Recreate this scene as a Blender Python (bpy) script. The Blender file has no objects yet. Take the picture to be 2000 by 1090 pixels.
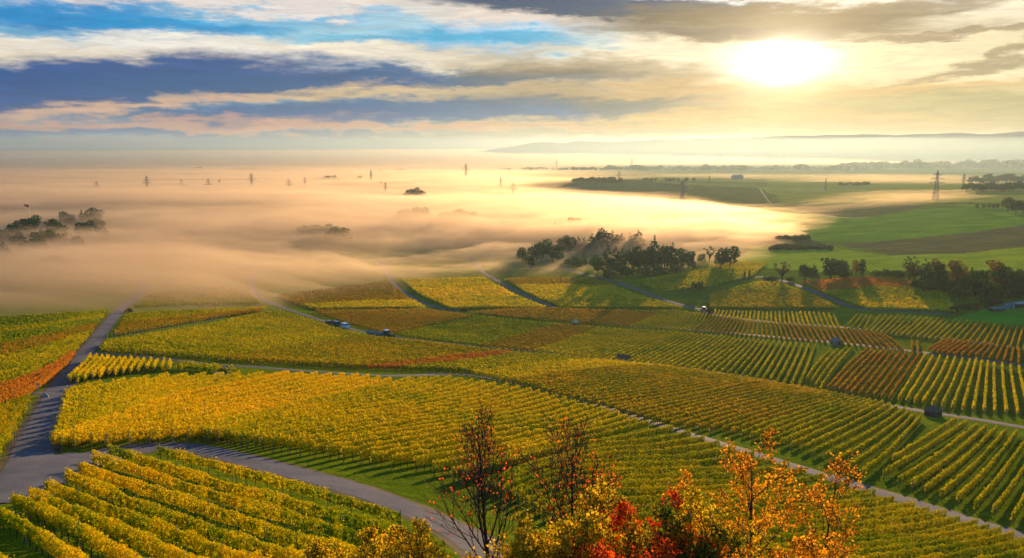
import bpy, math, random
import numpy as np
from mathutils import Vector, Matrix

S = bpy.context.scene
COL = S.collection
R = math.radians

# ------------------------------------------------------------------ camera
W0, H0, F0 = 2000.0, 1090.0, 1570.0      # photograph size and focal length in its pixels
PITCH = R(9.4)
CAMZ = 100.0
cam_data = bpy.data.cameras.new('camera')
cam = bpy.data.objects.new('camera', cam_data)
COL.objects.link(cam)
cam.location = (0, 0, CAMZ)
cam.rotation_euler = (math.pi / 2 - PITCH, 0, 0)
cam_data.sensor_width = 36.0
cam_data.lens = 36.0 * F0 / W0
cam_data.clip_start = 0.5
cam_data.clip_end = 60000
S.camera = cam

# ------------------------------------------------------------------ exposure and render set-up
EXPO = 1.15
S.view_settings.view_transform = 'Standard'
S.view_settings.look = 'None'
S.view_settings.exposure = EXPO
S.view_settings.gamma = 1.0
S.render.engine = 'CYCLES'
cy = S.cycles
cy.use_denoising = True
cy.max_bounces = 6
cy.diffuse_bounces = 3
cy.glossy_bounces = 2
cy.transmission_bounces = 4
cy.volume_bounces = 2
cy.transparent_max_bounces = 48
cy.caustics_reflective = False
cy.caustics_refractive = False
cy.sample_clamp_indirect = 4.0
cy.use_adaptive_sampling = True
cy.adaptive_threshold = 0.008


def dirs(px, py):
    """unit world direction of photograph pixels"""
    px = np.asarray(px, float); py = np.asarray(py, float)
    x = (px - W0 / 2) / F0
    y = (H0 / 2 - py) / F0
    c, s = math.cos(PITCH), math.sin(PITCH)
    v = np.stack([x, c + y * s, -s + y * c], -1)
    return v / np.linalg.norm(v, axis=-1, keepdims=True)


def lin(c):
    """display colour 0-255 to linear"""
    c = np.asarray(c, float) / 255.0
    return np.where(c <= 0.04045, c / 12.92, ((c + 0.055) / 1.055) ** 2.4)


# ------------------------------------------------------------------ sun
sd = dirs(1525, 122)
SUN_EL = math.asin(sd[2]); SUN_AZ = math.atan2(sd[0], sd[1])
sun_data = bpy.data.lights.new('sun', 'SUN')
sun = bpy.data.objects.new('sun', sun_data)
COL.objects.link(sun)
sun_data.energy = 4.5
sun_data.angle = R(0.6)
sun_data.color = (1.0, 0.65, 0.31)
sun.rotation_euler = Vector((-sd[0], -sd[1], -sd[2])).to_track_quat('-Z', 'Y').to_euler()

# ------------------------------------------------------------------ sky
world = bpy.data.worlds.new('World')
S.world = world
world.use_nodes = True
nt = world.node_tree
nt.nodes.clear()


class NB:
    """small node building helper"""
    def __init__(self, nt): self.nt = nt
    def n(self, t, **kw):
        nd = self.nt.nodes.new(t)
        for k, v in kw.items(): setattr(nd, k, v)
        return nd
    def put(self, sock, v):
        if isinstance(v, bpy.types.NodeSocket): self.nt.links.new(v, sock)
        elif v is not None: sock.default_value = v
    def math(self, op, a, b=None, c=None, clamp=False):
        nd = self.n('ShaderNodeMath', operation=op, use_clamp=clamp)
        for i, v in enumerate((a, b, c)):
            if v is not None: self.put(nd.inputs[i], v)
        return nd.outputs[0]
    def vmath(self, op, a, b=None, out=0):
        nd = self.n('ShaderNodeVectorMath', operation=op)
        self.put(nd.inputs[0], a)
        if b is not None: self.put(nd.inputs[3 if op == 'SCALE' else 1], b)
        return nd.outputs[out]
    def comb(self, x, y, z=0.0):
        nd = self.n('ShaderNodeCombineXYZ')
        for i, v in enumerate((x, y, z)): self.put(nd.inputs[i], v)
        return nd.outputs[0]
    def mapr(self, v, a, b, c=0.0, d=1.0, smooth=False):
        nd = self.n('ShaderNodeMapRange', interpolation_type='SMOOTHSTEP' if smooth else 'LINEAR')
        for i, x in enumerate((v, a, b, c, d)): self.put(nd.inputs[i], x)
        return nd.outputs[0]
    def mix(self, f, a, b, mode='MIX'):
        nd = self.n('ShaderNodeMix', data_type='RGBA', blend_type=mode)
        self.put(nd.inputs[0], f)
        for i, v in ((6, a), (7, b)):
            if not isinstance(v, bpy.types.NodeSocket): v = tuple(v)[:3] + (1.0,)
            self.put(nd.inputs[i], v)
        return nd.outputs[2]
    def noise(self, vec, scale, detail=4.0, rough=0.55, out=0, dist=0.0, flat=False):
        nd = self.n('ShaderNodeTexNoise', noise_dimensions='2D' if flat else '3D')
        self.put(nd.inputs['Vector'], vec)
        nd.inputs['Scale'].default_value = scale
        nd.inputs['Detail'].default_value = detail
        nd.inputs['Roughness'].default_value = rough
        nd.inputs['Distortion'].default_value = dist
        return nd.outputs[out]
    def ramp(self, f, stops):
        nd = self.n('ShaderNodeValToRGB')
        el = nd.color_ramp.elements
        while len(el) < len(stops): el.new(0.5)
        for e, (p, c) in zip(el, stops):
            e.position = p; e.color = tuple(c)[:3] + (1.0,)
        self.put(nd.inputs[0], f)
        return nd.outputs[0]


B = NB(nt)
tc = B.n('ShaderNodeTexCoord').outputs['Generated']
sep = B.n('ShaderNodeSeparateXYZ'); B.put(sep.inputs[0], tc)
dx, dy, dz = sep.outputs
U = B.math('MULTIPLY', B.math('ARCTAN2', dx, dy), 1570.0)     # azimuth and elevation on one scale
V = B.math('MULTIPLY', B.math('ARCSINE', dz), 1570.0)
SKYK = 2.0 ** (-EXPO)


def uv(px, py):
    d = dirs(px, py)
    return math.atan2(d[0], d[1]) * 1570.0, math.asin(d[2]) * 1570.0


def skyc(rgb, k=1.0):
    return tuple(lin(rgb) * SKYK * k)


# long streaky warps of the cloud sheet
p_str = B.comb(B.math('MULTIPLY', U, 0.0022), B.math('MULTIPLY', V, 0.012), 0.0)
p_fin = B.comb(B.math('MULTIPLY', U, 0.007), B.math('MULTIPLY', V, 0.045), 3.0)
n1 = B.noise(p_str, 1.6, 3, 0.55, out=1, flat=True)
n2 = B.noise(p_fin, 1.0, 4, 0.6, out=1, dist=0.6, flat=True)
half = (0.5, 0.5, 0.5)
w1 = B.vmath('MULTIPLY', B.vmath('SUBTRACT', n1, half), (260.0, 60.0, 0.0))
w2 = B.vmath('MULTIPLY', B.vmath('SUBTRACT', n2, half), (90.0, 26.0, 0.0))
n3 = B.noise(B.comb(B.math('MULTIPLY', U, 0.02), B.math('MULTIPLY', V, 0.07), 5.0), 1.0, 4, 0.65, out=1, flat=True)
w3 = B.vmath('MULTIPLY', B.vmath('SUBTRACT', n3, half), (46.0, 26.0, 0.0))
P = B.vmath('ADD', B.vmath('ADD', B.vmath('ADD', B.comb(U, V), w1), w2), w3)

sky = B.n('ShaderNodeTexSky', sky_type='NISHITA', sun_disc=False)
sky.sun_elevation = SUN_EL
sky.sun_rotation = SUN_AZ
sky.air_density = 1.3; sky.dust_density = 1.5; sky.ozone_density = 3.0
nish = B.vmath('MULTIPLY', sky.outputs[0], (0.11, 0.145, 0.19))
# clear air between the clouds: deep blue aloft, paler low down
blue = B.ramp(B.mapr(V, -20, 330), [(0.0, skyc((120, 165, 190))), (0.35, skyc((20, 150, 210))), (0.8, skyc((0, 128, 208))), (1.0, skyc((0, 110, 185)))])
hi = B.mapr(V, 260, 900, 0.75, 0.0, smooth=True)
col = B.mix(hi, nish, blue)

# clouds: px, py, half width, half height, rotation (deg, ccw), colour, opacity, softness
CL = [
 # high veil
 (400, 48, 240, 30, 2, (150, 205, 225), .45, .9),
 (620, 62, 260, 34, 3, (130, 200, 225), .55, .9),
 (200, 100, 330, 34, 2, (240, 236, 226), .9, .7),
 (270, 125, 320, 26, -2, (238, 224, 200), .95, .6),
 (560, 105, 240, 20, -3, (248, 240, 226), .85, .7),
 (830, 118, 330, 26, -4, (250, 238, 214), .95, .5),
 (560, 8, 400, 14, 2, (236, 226, 218), .95, .6),
 (960, 25, 260, 16, -4, (236, 220, 205), .95, .6),
 (730, 45, 150, 25, 10, (190, 220, 226), .5, 1.0),
 # openings of clear sky
 (90, 28, 210, 24, -2, (0, 138, 205), .9, .7),
 (330, 50, 170, 15, 3, (0, 150, 212), .85, .8),
 (980, 72, 210, 15, -3, (60, 178, 222), .95, .6),
 (700, 75, 130, 9, 2, (70, 180, 220), .6, .9),
 (30, 62, 90, 8, 0, (60, 165, 210), .7, .9),
 # right hand warm clouds
 (1330, 125, 420, 60, 3, (250, 232, 196), .95, .7),
 (1750, 60, 420, 60, 2, (254, 238, 204), .97, .8),
 (1850, 130, 400, 60, 2, (252, 230, 182), .9, .8),
 (1500, 205, 560, 45, 0, (250, 214, 142), .95, .8),
 (1850, 225, 420, 48, -2, (180, 168, 112), .9, .7),
 (1400, 245, 500, 28, -1, (214, 172, 104), .8, .8),
 # dark sheets
 (120, 172, 560, 46, 4, (0, 78, 146), .98, .45),
 (640, 163, 470, 24, 2, (0, 84, 142), .97, .5),
 (1040, 150, 130, 26, 0, (72, 100, 124), .9, .7),
 (1170, 135, 260, 26, -6, (150, 130, 100), .75, .8),
 (480, 186, 300, 10, 5, (214, 184, 150), .6, .8),
 (780, 182, 280, 15, 3, (220, 192, 145), .92, .6),
 (230, 212, 260, 9, 5, (228, 184, 150), .85, .8),
 (900, 212, 520, 26, 2, (0, 92, 148), .95, .6),
 (560, 228, 330, 16, 1, (0, 88, 152), .9, .6),
 (1150, 200, 260, 18, -4, (120, 120, 105), .7, .8),
 (120, 245, 420, 10, 1, (210, 155, 135), .85, .9),
 (560, 252, 360, 6, 1, (222, 160, 130), .85, .8),
 (940, 250, 330, 5, 2, (226, 165, 125), .8, .8),
 (250, 266, 560, 8, 0, (30, 100, 165), .8, .8),
 (320, 286, 620, 5, 1, (190, 125, 155), .75, .9),
 (1060, 262, 420, 7, 1, (140, 140, 120), .55, .9),
 # dark clouds about the sun
 (1190, 16, 300, 19, -3, (40, 72, 108), .97, .45),
 (1480, 50, 330, 33, -2, (128, 112, 86), .93, .5),
 (1400, 60, 130, 14, 0, (100, 98, 96), .6, .8),
 (1740, 28, 230, 20, 6, (140, 122, 96), .85, .7),
 (1850, 68, 190, 8, 3, (150, 130, 100), .8, .8),
 (1900, 125, 170, 10, 12, (150, 130, 92), .75, .8),
 (1330, 172, 330, 14, 1, (196, 158, 100), .8, .8),
 (1290, 190, 170, 7, 0, (140, 122, 92), .7, .9),
 (1700, 178, 330, 10, 3, (214, 172, 106), .7, .9),
]
for (px, py, w, h, rot, c, op, soft) in CL:
    u, v = uv(px, py)
    mp = B.n('ShaderNodeMapping', vector_type='TEXTURE')
    mp.inputs['Location'].default_value = (u, v, 0)
    mp.inputs['Rotation'].default_value = (0, 0, R(rot))
    mp.inputs['Scale'].default_value = (w, h, 1)
    B.put(mp.inputs['Vector'], P)
    ln = B.vmath('LENGTH', mp.outputs[0], out=1)
    m = B.mapr(ln, 1.0 + soft * 0.6, 1.0 - soft * 0.75, 0.0, op, smooth=True)
    col = B.mix(m, col, skyc(c))
# fine fibres through everything
fib = B.noise(B.comb(B.math('MULTIPLY', U, 0.01), B.math('MULTIPLY', V, 0.09), 9.0), 1.0, 4, 0.62, dist=0.8, flat=True)
col = B.mix(1.0, col, B.ramp(fib, [(0.25, (0.8, 0.8, 0.82)), (0.75, (1.16, 1.15, 1.12))]), 'MULTIPLY')
# thin horizon band: warm to the right, blue grey to the left
hz = B.ramp(B.mapr(U, -900, 900), [(0.0, skyc((50, 112, 168))), (0.35, skyc((120, 152, 165))), (0.6, skyc((226, 196, 135))), (1.0, skyc((205, 185, 120)))])
col = B.mix(B.mapr(V, 22, -12, 0.0, 0.85, smooth=True), col, hz)
# the sun behind thin cloud: glow falls off with the angle from it
dot = B.vmath('DOT_PRODUCT', tc, tuple(sd), out=1)
ang = B.math('ARCCOSINE', B.math('MINIMUM', dot, 0.999999))
g1 = B.math('EXPONENT', B.math('MULTIPLY', ang, -1 / R(4.2)))
g2 = B.math('EXPONENT', B.math('MULTIPLY', ang, -1 / R(13.0)))
us, vs = uv(1528, 122)
mp = B.n('ShaderNodeMapping', vector_type='TEXTURE')
mp.inputs['Location'].default_value = (us, vs, 0)
mp.inputs['Scale'].default_value = (31, 15, 1)
B.put(mp.inputs['Vector'], B.vmath('ADD', B.comb(U, V), B.vmath('SCALE', w2, 0.6)))
core = B.math('EXPONENT', B.math('MULTIPLY', B.math('POWER', B.vmath('LENGTH', mp.outputs[0], out=1), 1.25), -0.7))
glow = B.vmath('ADD', B.vmath('SCALE', (1.0, 0.72, 0.36), B.math('MULTIPLY', g1, 0.32)),
               B.vmath('SCALE', (0.75, 0.5, 0.22), B.math('MULTIPLY', g2, 0.02)))
col = B.vmath('ADD', col, glow)
col = B.vmath('ADD', col, B.vmath('SCALE', (1.0, 0.93, 0.8), B.math('MULTIPLY', core, 2.4)))
bg = B.n('ShaderNodeBackground')
B.put(bg.inputs[0], col)
bg.inputs[1].default_value = 1.0
out = B.n('ShaderNodeOutputWorld')
B.put(out.inputs[0], bg.outputs[0])
world.cycles.sampling_method = 'MANUAL'
world.cycles.sample_map_resolution = 512

# ================================================================== helpers
rng = np.random.default_rng(7)


def tag(o, label=None, cat=None, group=None, kind=None):
    if label: o['label'] = label
    if cat: o['category'] = cat
    if group: o['group'] = group
    if kind: o['kind'] = kind
    return o


def link(name, me, parent=None, mat=None):
    o = bpy.data.objects.new(name, me)
    COL.objects.link(o)
    if parent is not None: o.parent = parent
    if mat is not None and me is not None and len(me.materials) == 0: me.materials.append(mat)
    return o


def empty(name, loc=(0, 0, 0), rz=0.0):
    o = bpy.data.objects.new(name, None)
    COL.objects.link(o)
    o.location = loc; o.rotation_euler = (0, 0, rz)
    o.empty_display_size = 0.3
    return o


def mesh(name, verts, faces, mat=None, smooth=False, leaf_tint=None):
    """verts (n,3), faces (m,k) arrays of one face size"""
    verts = np.ascontiguousarray(verts, np.float32)
    faces = np.ascontiguousarray(faces, np.int32)
    me = bpy.data.meshes.new(name)
    n, (m, k) = len(verts), faces.shape
    me.vertices.add(n); me.vertices.foreach_set('co', verts.ravel())
    me.loops.add(m * k); me.loops.foreach_set('vertex_index', faces.ravel())
    me.polygons.add(m); me.polygons.foreach_set('loop_start', np.arange(0, m * k, k, dtype=np.int32))
    if leaf_tint is not None:
        a = me.attributes.new('leaf_tint', 'FLOAT', 'FACE')
        a.data.foreach_set('value', np.ascontiguousarray(leaf_tint, np.float32))
    me.update(calc_edges=True)
    me.polygons.foreach_set('use_smooth', np.full(m, smooth, bool))
    if mat: me.materials.append(mat)
    return me


class MB:
    """collects boxes, tubes and prisms of mixed faces into one mesh"""
    def __init__(self): self.v = []; self.f = []
    def add(self, vs, fs):
        o = len(self.v)
        self.v += [tuple(p) for p in vs]; self.f += [tuple(i + o for i in q) for q in fs]
    def box(self, c, s, rz=0.0, top=1.0):
        cx, cy_, cz = c; a, b, h = s[0] / 2, s[1] / 2, s[2] / 2
        vs = []
        for z, k in ((-h, 1.0), (h, top)):
            for x, y in ((-a, -b), (a, -b), (a, b), (-a, b)):
                x *= k; y *= k
                vs.append((cx + x * math.cos(rz) - y * math.sin(rz), cy_ + x * math.sin(rz) + y * math.cos(rz), cz + z))
        self.add(vs, [(3, 2, 1, 0), (4, 5, 6, 7), (0, 1, 5, 4), (1, 2, 6, 5), (2, 3, 7, 6), (3, 0, 4, 7)])
    def tube(self, a, b, r0, r1=None, n=5, cap=True):
        r1 = r0 if r1 is None else r1
        a = Vector(a); b = Vector(b); d = (b - a)
        if d.length < 1e-6: return
        d.normalize()
        u = d.orthogonal().normalized(); w = d.cross(u)
        vs = []
        for p, r in ((a, r0), (b, r1)):
            for i in range(n):
                t = 2 * math.pi * i / n
                vs.append(p + (u * math.cos(t) + w * math.sin(t)) * r)
        fs = [(i, (i + 1) % n, n + (i + 1) % n, n + i) for i in range(n)]
        if cap: fs += [tuple(range(n))[::-1], tuple(range(n, 2 * n))]
        self.add(vs, fs)
    def prism(self, prof, y0, y1, axis='y'):
        """profile of (x, z) points extruded along y"""
        n = len(prof)
        vs = [(x, y0, z) for x, z in prof] + [(x, y1, z) for x, z in prof]
        fs = [tuple(range(n)), tuple(range(n, 2 * n))[::-1]] + [((i + 1) % n, i, n + i, n + (i + 1) % n) for i in range(n)]
        self.add(vs, fs)
    def build(self, name, mat, parent=None, smooth=False):
        me = bpy.data.meshes.new(name)
        me.from_pydata([tuple(p) for p in self.v], [], self.f)
        me.update()
        if smooth: me.polygons.foreach_set('use_smooth', np.full(len(me.polygons), True))
        me.materials.append(mat)
        return link(name, me, parent)


def vnoise(x, y, seed=0):
    """smooth value noise, about -1..1"""
    x = np.asarray(x, float); y = np.asarray(y, float)
    xi = np.floor(x).astype(np.int64); yi = np.floor(y).astype(np.int64)
    fx = x - xi; fy = y - yi
    fx = fx * fx * fx * (fx * (fx * 6 - 15) + 10); fy = fy * fy * fy * (fy * (fy * 6 - 15) + 10)
    def h(a, b):
        n = (a * 374761393 + b * 668265263 + seed * 974634777) & 0x7fffffff
        n = ((n ^ (n >> 13)) * 1274126177) & 0x7fffffff
        n = (n ^ (n >> 16)) & 0xffff
        return n / 32767.5 - 1.0
    return ((h(xi, yi) * (1 - fx) + h(xi + 1, yi) * fx) * (1 - fy)
            + (h(xi, yi + 1) * (1 - fx) + h(xi + 1, yi + 1) * fx) * fy)


def fbm(x, y, seed=0, oct=4, g=0.5):
    s = 0.0; a = 1.0; t = 0.0
    for i in range(oct):
        s = s + a * vnoise(x * 2 ** i + 17.3 * i, y * 2 ** i - 9.1 * i, seed + i); t += a; a *= g
    return s / t


# ------------------------------------------------------------------ materials
def mat_new(name):
    m = bpy.data.materials.new(name); m.use_nodes = True
    m.node_tree.nodes.clear()
    b = NB(m.node_tree)
    o = b.n('ShaderNodeOutputMaterial')
    return m, b, o


def mat_plain(name, rgb, rough=0.8, metal=0.0, vary=0.25, scale=3.0, bump=0.0, spec=0.3):
    m, b, o = mat_new(name)
    p = b.n('ShaderNodeBsdfPrincipled')
    g = b.n('ShaderNodeNewGeometry').outputs['Position']
    nz = b.noise(g, scale, 4, 0.6)
    lo = tuple(c * (1 - vary) for c in rgb); hi_ = tuple(min(1, c * (1 + vary)) for c in rgb)
    b.put(p.inputs['Base Color'], b.ramp(nz, [(0.3, lo), (0.7, hi_)]))
    p.inputs['Roughness'].default_value = rough
    p.inputs['Metallic'].default_value = metal
    p.inputs['Specular IOR Level'].default_value = spec
    if bump:
        bp = b.n('ShaderNodeBump'); bp.inputs['Strength'].default_value = bump
        bp.inputs['Distance'].default_value = 0.05
        b.put(bp.inputs['Height'], b.noise(g, scale * 4, 3, 0.6)); b.put(p.inputs['Normal'], bp.outputs[0])
    b.put(o.inputs[0], p.outputs[0])
    return m


def mat_leaf(name, stops, patch=0.05, amount=0.38, trans=0.36):
    """leaves: colour picked leaf by leaf; big patches drift through the block; light passes through"""
    m, b, o = mat_new(name)
    a = b.n('ShaderNodeAttribute', attribute_name='leaf_tint').outputs['Fac']
    g = b.n('ShaderNodeNewGeometry').outputs['Position']
    nz = b.noise(g, patch, 3, 0.6)
    nz2 = b.noise(g, 0.9, 2, 0.5)
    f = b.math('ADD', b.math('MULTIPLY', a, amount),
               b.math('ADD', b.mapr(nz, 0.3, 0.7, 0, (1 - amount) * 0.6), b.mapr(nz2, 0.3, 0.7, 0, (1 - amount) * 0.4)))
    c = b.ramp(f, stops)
    d = b.n('ShaderNodeBsdfDiffuse'); b.put(d.inputs[0], c)
    t = b.n('ShaderNodeBsdfTranslucent'); b.put(t.inputs[0], b.mix(1.0, c, (1.0, 0.86, 0.55), 'MULTIPLY'))
    mx = b.n('ShaderNodeMixShader'); mx.inputs[0].default_value = trans
    b.put(mx.inputs[1], d.outputs[0]); b.put(mx.inputs[2], t.outputs[0])
    b.put(o.inputs[0], mx.outputs[0])
    return m


def mat_crown(name, patch=0.3):
    """tree leaves whose colour is set per tree (object colour) and varies leaf by leaf"""
    m, b, o = mat_new(name)
    oc = b.n('ShaderNodeObjectInfo').outputs['Color']
    a = b.n('ShaderNodeAttribute', attribute_name='leaf_tint').outputs['Fac']
    c = b.mix(1.0, oc, b.ramp(a, [(0.0, (0.55, 0.62, 0.5)), (0.5, (1, 1, 1)), (1.0, (1.6, 1.35, 0.9))]), 'MULTIPLY')
    d = b.n('ShaderNodeBsdfDiffuse'); b.put(d.inputs[0], c)
    t = b.n('ShaderNodeBsdfTranslucent'); b.put(t.inputs[0], c)
    mx = b.n('ShaderNodeMixShader'); mx.inputs[0].default_value = 0.3
    b.put(mx.inputs[1], d.outputs[0]); b.put(mx.inputs[2], t.outputs[0])
    b.put(o.inputs[0], mx.outputs[0])
    return m


M = {}
G1, G2 = (0.07, 0.19, 0.006), (0.25, 0.36, 0.006)
Y1, Y2 = (0.66, 0.56, 0.008), (0.85, 0.64, 0.010)
OR, RD, BR = (0.70, 0.36, 0.012), (0.42, 0.11, 0.02), (0.28, 0.12, 0.03)
M['gold'] = mat_leaf('vine_leaves_gold', [(0.0, G1), (0.2, G2), (0.40, Y1), (0.7, Y2), (0.97, OR)])
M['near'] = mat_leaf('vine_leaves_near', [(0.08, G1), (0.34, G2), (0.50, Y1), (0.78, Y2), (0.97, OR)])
M['yellow'] = mat_leaf('vine_leaves_yellow', [(0.0, (0.42, 0.38, 0.02)), (0.22, Y1), (0.6, (0.95, 0.68, 0.012)), (0.95, (0.90, 0.52, 0.02))])
M['olive'] = mat_leaf('vine_leaves_olive', [(0.0, G1), (0.28, G2), (0.5, (0.50, 0.44, 0.01)), (0.78, Y1), (1.0, OR)])
M['amber'] = mat_leaf('vine_leaves_amber', [(0.05, (0.11, 0.20, 0.008)), (0.35, (0.36, 0.36, 0.008)), (0.65, (0.60, 0.43, 0.01)), (0.97, OR)])
M['russet'] = mat_leaf('vine_leaves_russet', [(0.05, (0.11, 0.18, 0.010)), (0.35, (0.36, 0.31, 0.012)), (0.65, (0.50, 0.31, 0.015)), (0.97, (0.50, 0.19, 0.02))])
M['red'] = mat_leaf('vine_leaves_red', [(0.0, (0.40, 0.24, 0.02)), (0.4, (0.64, 0.30, 0.025)), (0.8, (0.64, 0.20, 0.03)), (1.0, RD)])
M['rust'] = mat_leaf('vine_leaves_rust', [(0.0, (0.24, 0.24, 0.012)), (0.35, (0.50, 0.32, 0.012)), (0.8, (0.56, 0.24, 0.02)), (1.0, RD)])
M['green'] = mat_leaf('vine_leaves_green', [(0.05, (0.06, 0.16, 0.008)), (0.4, (0.22, 0.33, 0.008)), (0.7, (0.46, 0.44, 0.01)), (1.0, Y1)])
M['crown'] = mat_crown('tree_leaves')
M['bark'] = mat_plain('bark', (0.045, 0.032, 0.022), 0.95, scale=6, vary=0.4)
M['stem'] = mat_plain('vine_wood', (0.06, 0.045, 0.03), 0.95, scale=8)
M['post'] = mat_plain('grey_post', (0.24, 0.22, 0.2), 0.8, scale=6)
M['steel'] = mat_plain('galvanised_steel', (0.10, 0.10, 0.11), 0.6, metal=0.3, scale=1)
M['glass'] = mat_plain('dark_glass', (0.03, 0.05, 0.06), 0.12, spec=0.8, vary=0.1)
M['tyre'] = mat_plain('rubber', (0.02, 0.02, 0.02), 0.9)

# ================================================================== terrain
CP = [  # photograph pixel and distance in metres of the ground seen there
 (0, 1090, 51), (500, 1090, 51), (1000, 1090, 54), (1500, 1090, 75), (2000, 1090, 99),
 (0, 1000, 63), (500, 1000, 63), (850, 1000, 70), (1200, 1000, 87), (1600, 1000, 109), (2000, 1000, 126),
 (0, 900, 82), (300, 900, 82), (700, 905, 83), (1000, 900, 96), (1300, 900, 115), (1600, 900, 140), (2000, 900, 169),
 (0, 800, 119), (300, 800, 117), (600, 800, 122), (900, 800, 136), (1200, 800, 163), (1500, 800, 200), (2000, 800, 237),
 (0, 720, 184), (300, 720, 178), (700, 720, 198), (1100, 720, 232), (1500, 720, 270), (2000, 720, 300),
 (0, 650, 270), (300, 650, 267), (700, 650, 323), (1100, 650, 350), (1500, 650, 371), (2000, 650, 380),
 (0, 600, 357), (300, 600, 368), (700, 600, 430), (1300, 600, 452), (2000, 600, 462),
 (0, 550, 470), (500, 550, 500), (1000, 550, 520), (1400, 550, 520), (2000, 550, 500),
 (0, 500, 680), (500, 500, 690), (1000, 500, 700), (1400, 500, 690), (1700, 500, 640), (2000, 490, 650),
 (0, 450, 960), (500, 450, 960), (1000, 450, 960), (1400, 450, 930), (1700, 450, 850), (2000, 440, 860),
 (0, 400, 1400), (600, 400, 1400), (1100, 400, 1400), (1400, 400, 1330), (1700, 400, 1250), (2000, 400, 1150),
 (1150, 365, 1750), (1250, 352, 1950), (1600, 372, 1700), (2000, 370, 1550),
]
cp = np.array(CP, float)
pts = dirs(cp[:, 0], cp[:, 1]) * cp[:, 2:3]
pts[:, 2] += CAMZ
extra = []
for azd in (-60, -45, -33, -15, 0, 15, 33, 45, 60):
    tilt = 1 + 0.12 * (azd / 33)
    for r, z in ((3, 92.5), (10, 90), (25, 84.6 - 1.5 * azd / 33)):
        extra.append((r * math.sin(R(azd)), r * math.cos(R(azd)), z))
    for r, z in ((2500, 0.5), (5000, 0), (16000, 0), (30000, 0)):
        extra.append((r * math.sin(R(azd)), r * math.cos(R(azd)), z))
for azd, k in ((-58, 0.0), (58, 0.0)):
    for r in (60, 150, 350, 700, 1300):
        a2 = math.copysign(32, azd)
        # hold the edge value sideways
        j = np.argmin((np.degrees(np.arctan2(pts[:, 0], pts[:, 1])) - a2) ** 2 / 9 + (np.log(np.hypot(pts[:, 0], pts[:, 1]) / r) * 6) ** 2)
        rr = np.hypot(pts[j, 0], pts[j, 1])
        extra.append((rr * math.sin(R(azd)), rr * math.cos(R(azd)), pts[j, 2]))
pts = np.vstack([pts, np.array(extra)])


def feat(x, y):
    return np.stack([np.arctan2(x, y) / 0.5, np.log(np.hypot(x, y)) * 1.35], -1)


fp = feat(pts[:, 0], pts[:, 1])


def tps(d2): return 0.5 * d2 * np.log(d2 + 1e-12)


def rbf_fit(fp, z, reg):
    n = len(fp)
    K = tps(((fp[:, None] - fp[None]) ** 2).sum(-1)) + np.eye(n) * reg
    Q = np.hstack([np.ones((n, 1)), fp])
    A = np.block([[K, Q], [Q.T, np.zeros((3, 3))]])
    return np.linalg.solve(A, np.concatenate([z, np.zeros(3)]))


def rbf_eval(w, fp, f):
    out_ = np.zeros(len(f))
    for s in range(0, len(f), 40000):
        g = f[s:s + 40000]
        out_[s:s + 40000] = tps(((g[:, None] - fp[None]) ** 2).sum(-1)) @ w[:-3] + w[-3] + g @ w[-2:]
    return out_


wz = rbf_fit(fp, pts[:, 2], 0.004)
NA, NR = 701, 801
AZ0, AZ1, LR0, LR1 = R(-56), R(56), math.log(3.0), math.log(30000.0)
az_g = np.linspace(AZ0, AZ1, NA); lr_g = np.linspace(LR0, LR1, NR)
GA, GL = np.meshgrid(az_g, lr_g)
GR = np.exp(GL); GX = GR * np.sin(GA); GY = GR * np.cos(GA)
coarse_a = np.linspace(AZ0, AZ1, 141); coarse_l = np.linspace(LR0, LR1, 241)
ca, cl = np.meshgrid(coarse_a, coarse_l)
zc = rbf_eval(wz, fp, np.stack([ca.ravel() / 0.5, cl.ravel() * 1.35], -1)).reshape(ca.shape)


def bil(tab, a, l, a0, a1, l0, l1):
    nr, na = tab.shape
    x = np.clip((a - a0) / (a1 - a0) * (na - 1), 0, na - 1.001); y = np.clip((l - l0) / (l1 - l0) * (nr - 1), 0, nr - 1.001)
    xi = x.astype(int); yi = y.astype(int); fx = x - xi; fy = y - yi
    return (tab[yi, xi] * (1 - fx) + tab[yi, xi + 1] * fx) * (1 - fy) + (tab[yi + 1, xi] * (1 - fx) + tab[yi + 1, xi + 1] * fx) * fy


GZ = bil(zc, GA, GL, AZ0, AZ1, LR0, LR1)
fade = np.clip((GR - 1900) / 2500, 0, 1)
GZ = GZ * (1 - fade)
GZ += fbm(GX / 260, GY / 260, 3, 3) * 1.6 * np.clip((GR - 500) / 900, 0, 1) * (1 - fade)
GZ = np.where(GR > 500, np.maximum(GZ, -6), GZ)


def T(x, y):
    x = np.asarray(x, float); y = np.asarray(y, float)
    return bil(GZ, np.arctan2(x, y), np.log(np.maximum(np.hypot(x, y), 3.01)), AZ0, AZ1, LR0, LR1)


def unproj(px, py, h=0.0):
    """photograph pixels -> points on the ground (or h above it)"""
    d = dirs(px, py); d = d.reshape(-1, 3)
    n = len(d)
    t = np.exp(np.linspace(math.log(12), math.log(26000), 900))
    best = np.full(n, t[-1])
    for i in range(n):
        X = d[i, 0] * t; Y = d[i, 1] * t; Z = CAMZ + d[i, 2] * t
        s = Z - T(X, Y) - h
        k = np.argmax(s < 0)
        if s[k] < 0 and k > 0:
            f = s[k - 1] / (s[k - 1] - s[k])
            best[i] = t[k - 1] + f * (t[k] - t[k - 1])
    p = d * best[:, None]; p[:, 2] += CAMZ
    return p


def toimg(x, y, z):
    """world -> photograph pixel"""
    zz = z - CAMZ
    c, s = math.cos(PITCH), math.sin(PITCH)
    dep = y * c - zz * s; up = y * s + zz * c
    dep = np.where(dep < 0.1, 0.1, dep)
    return W0 / 2 + F0 * x / dep, H0 / 2 - F0 * up / dep


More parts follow.
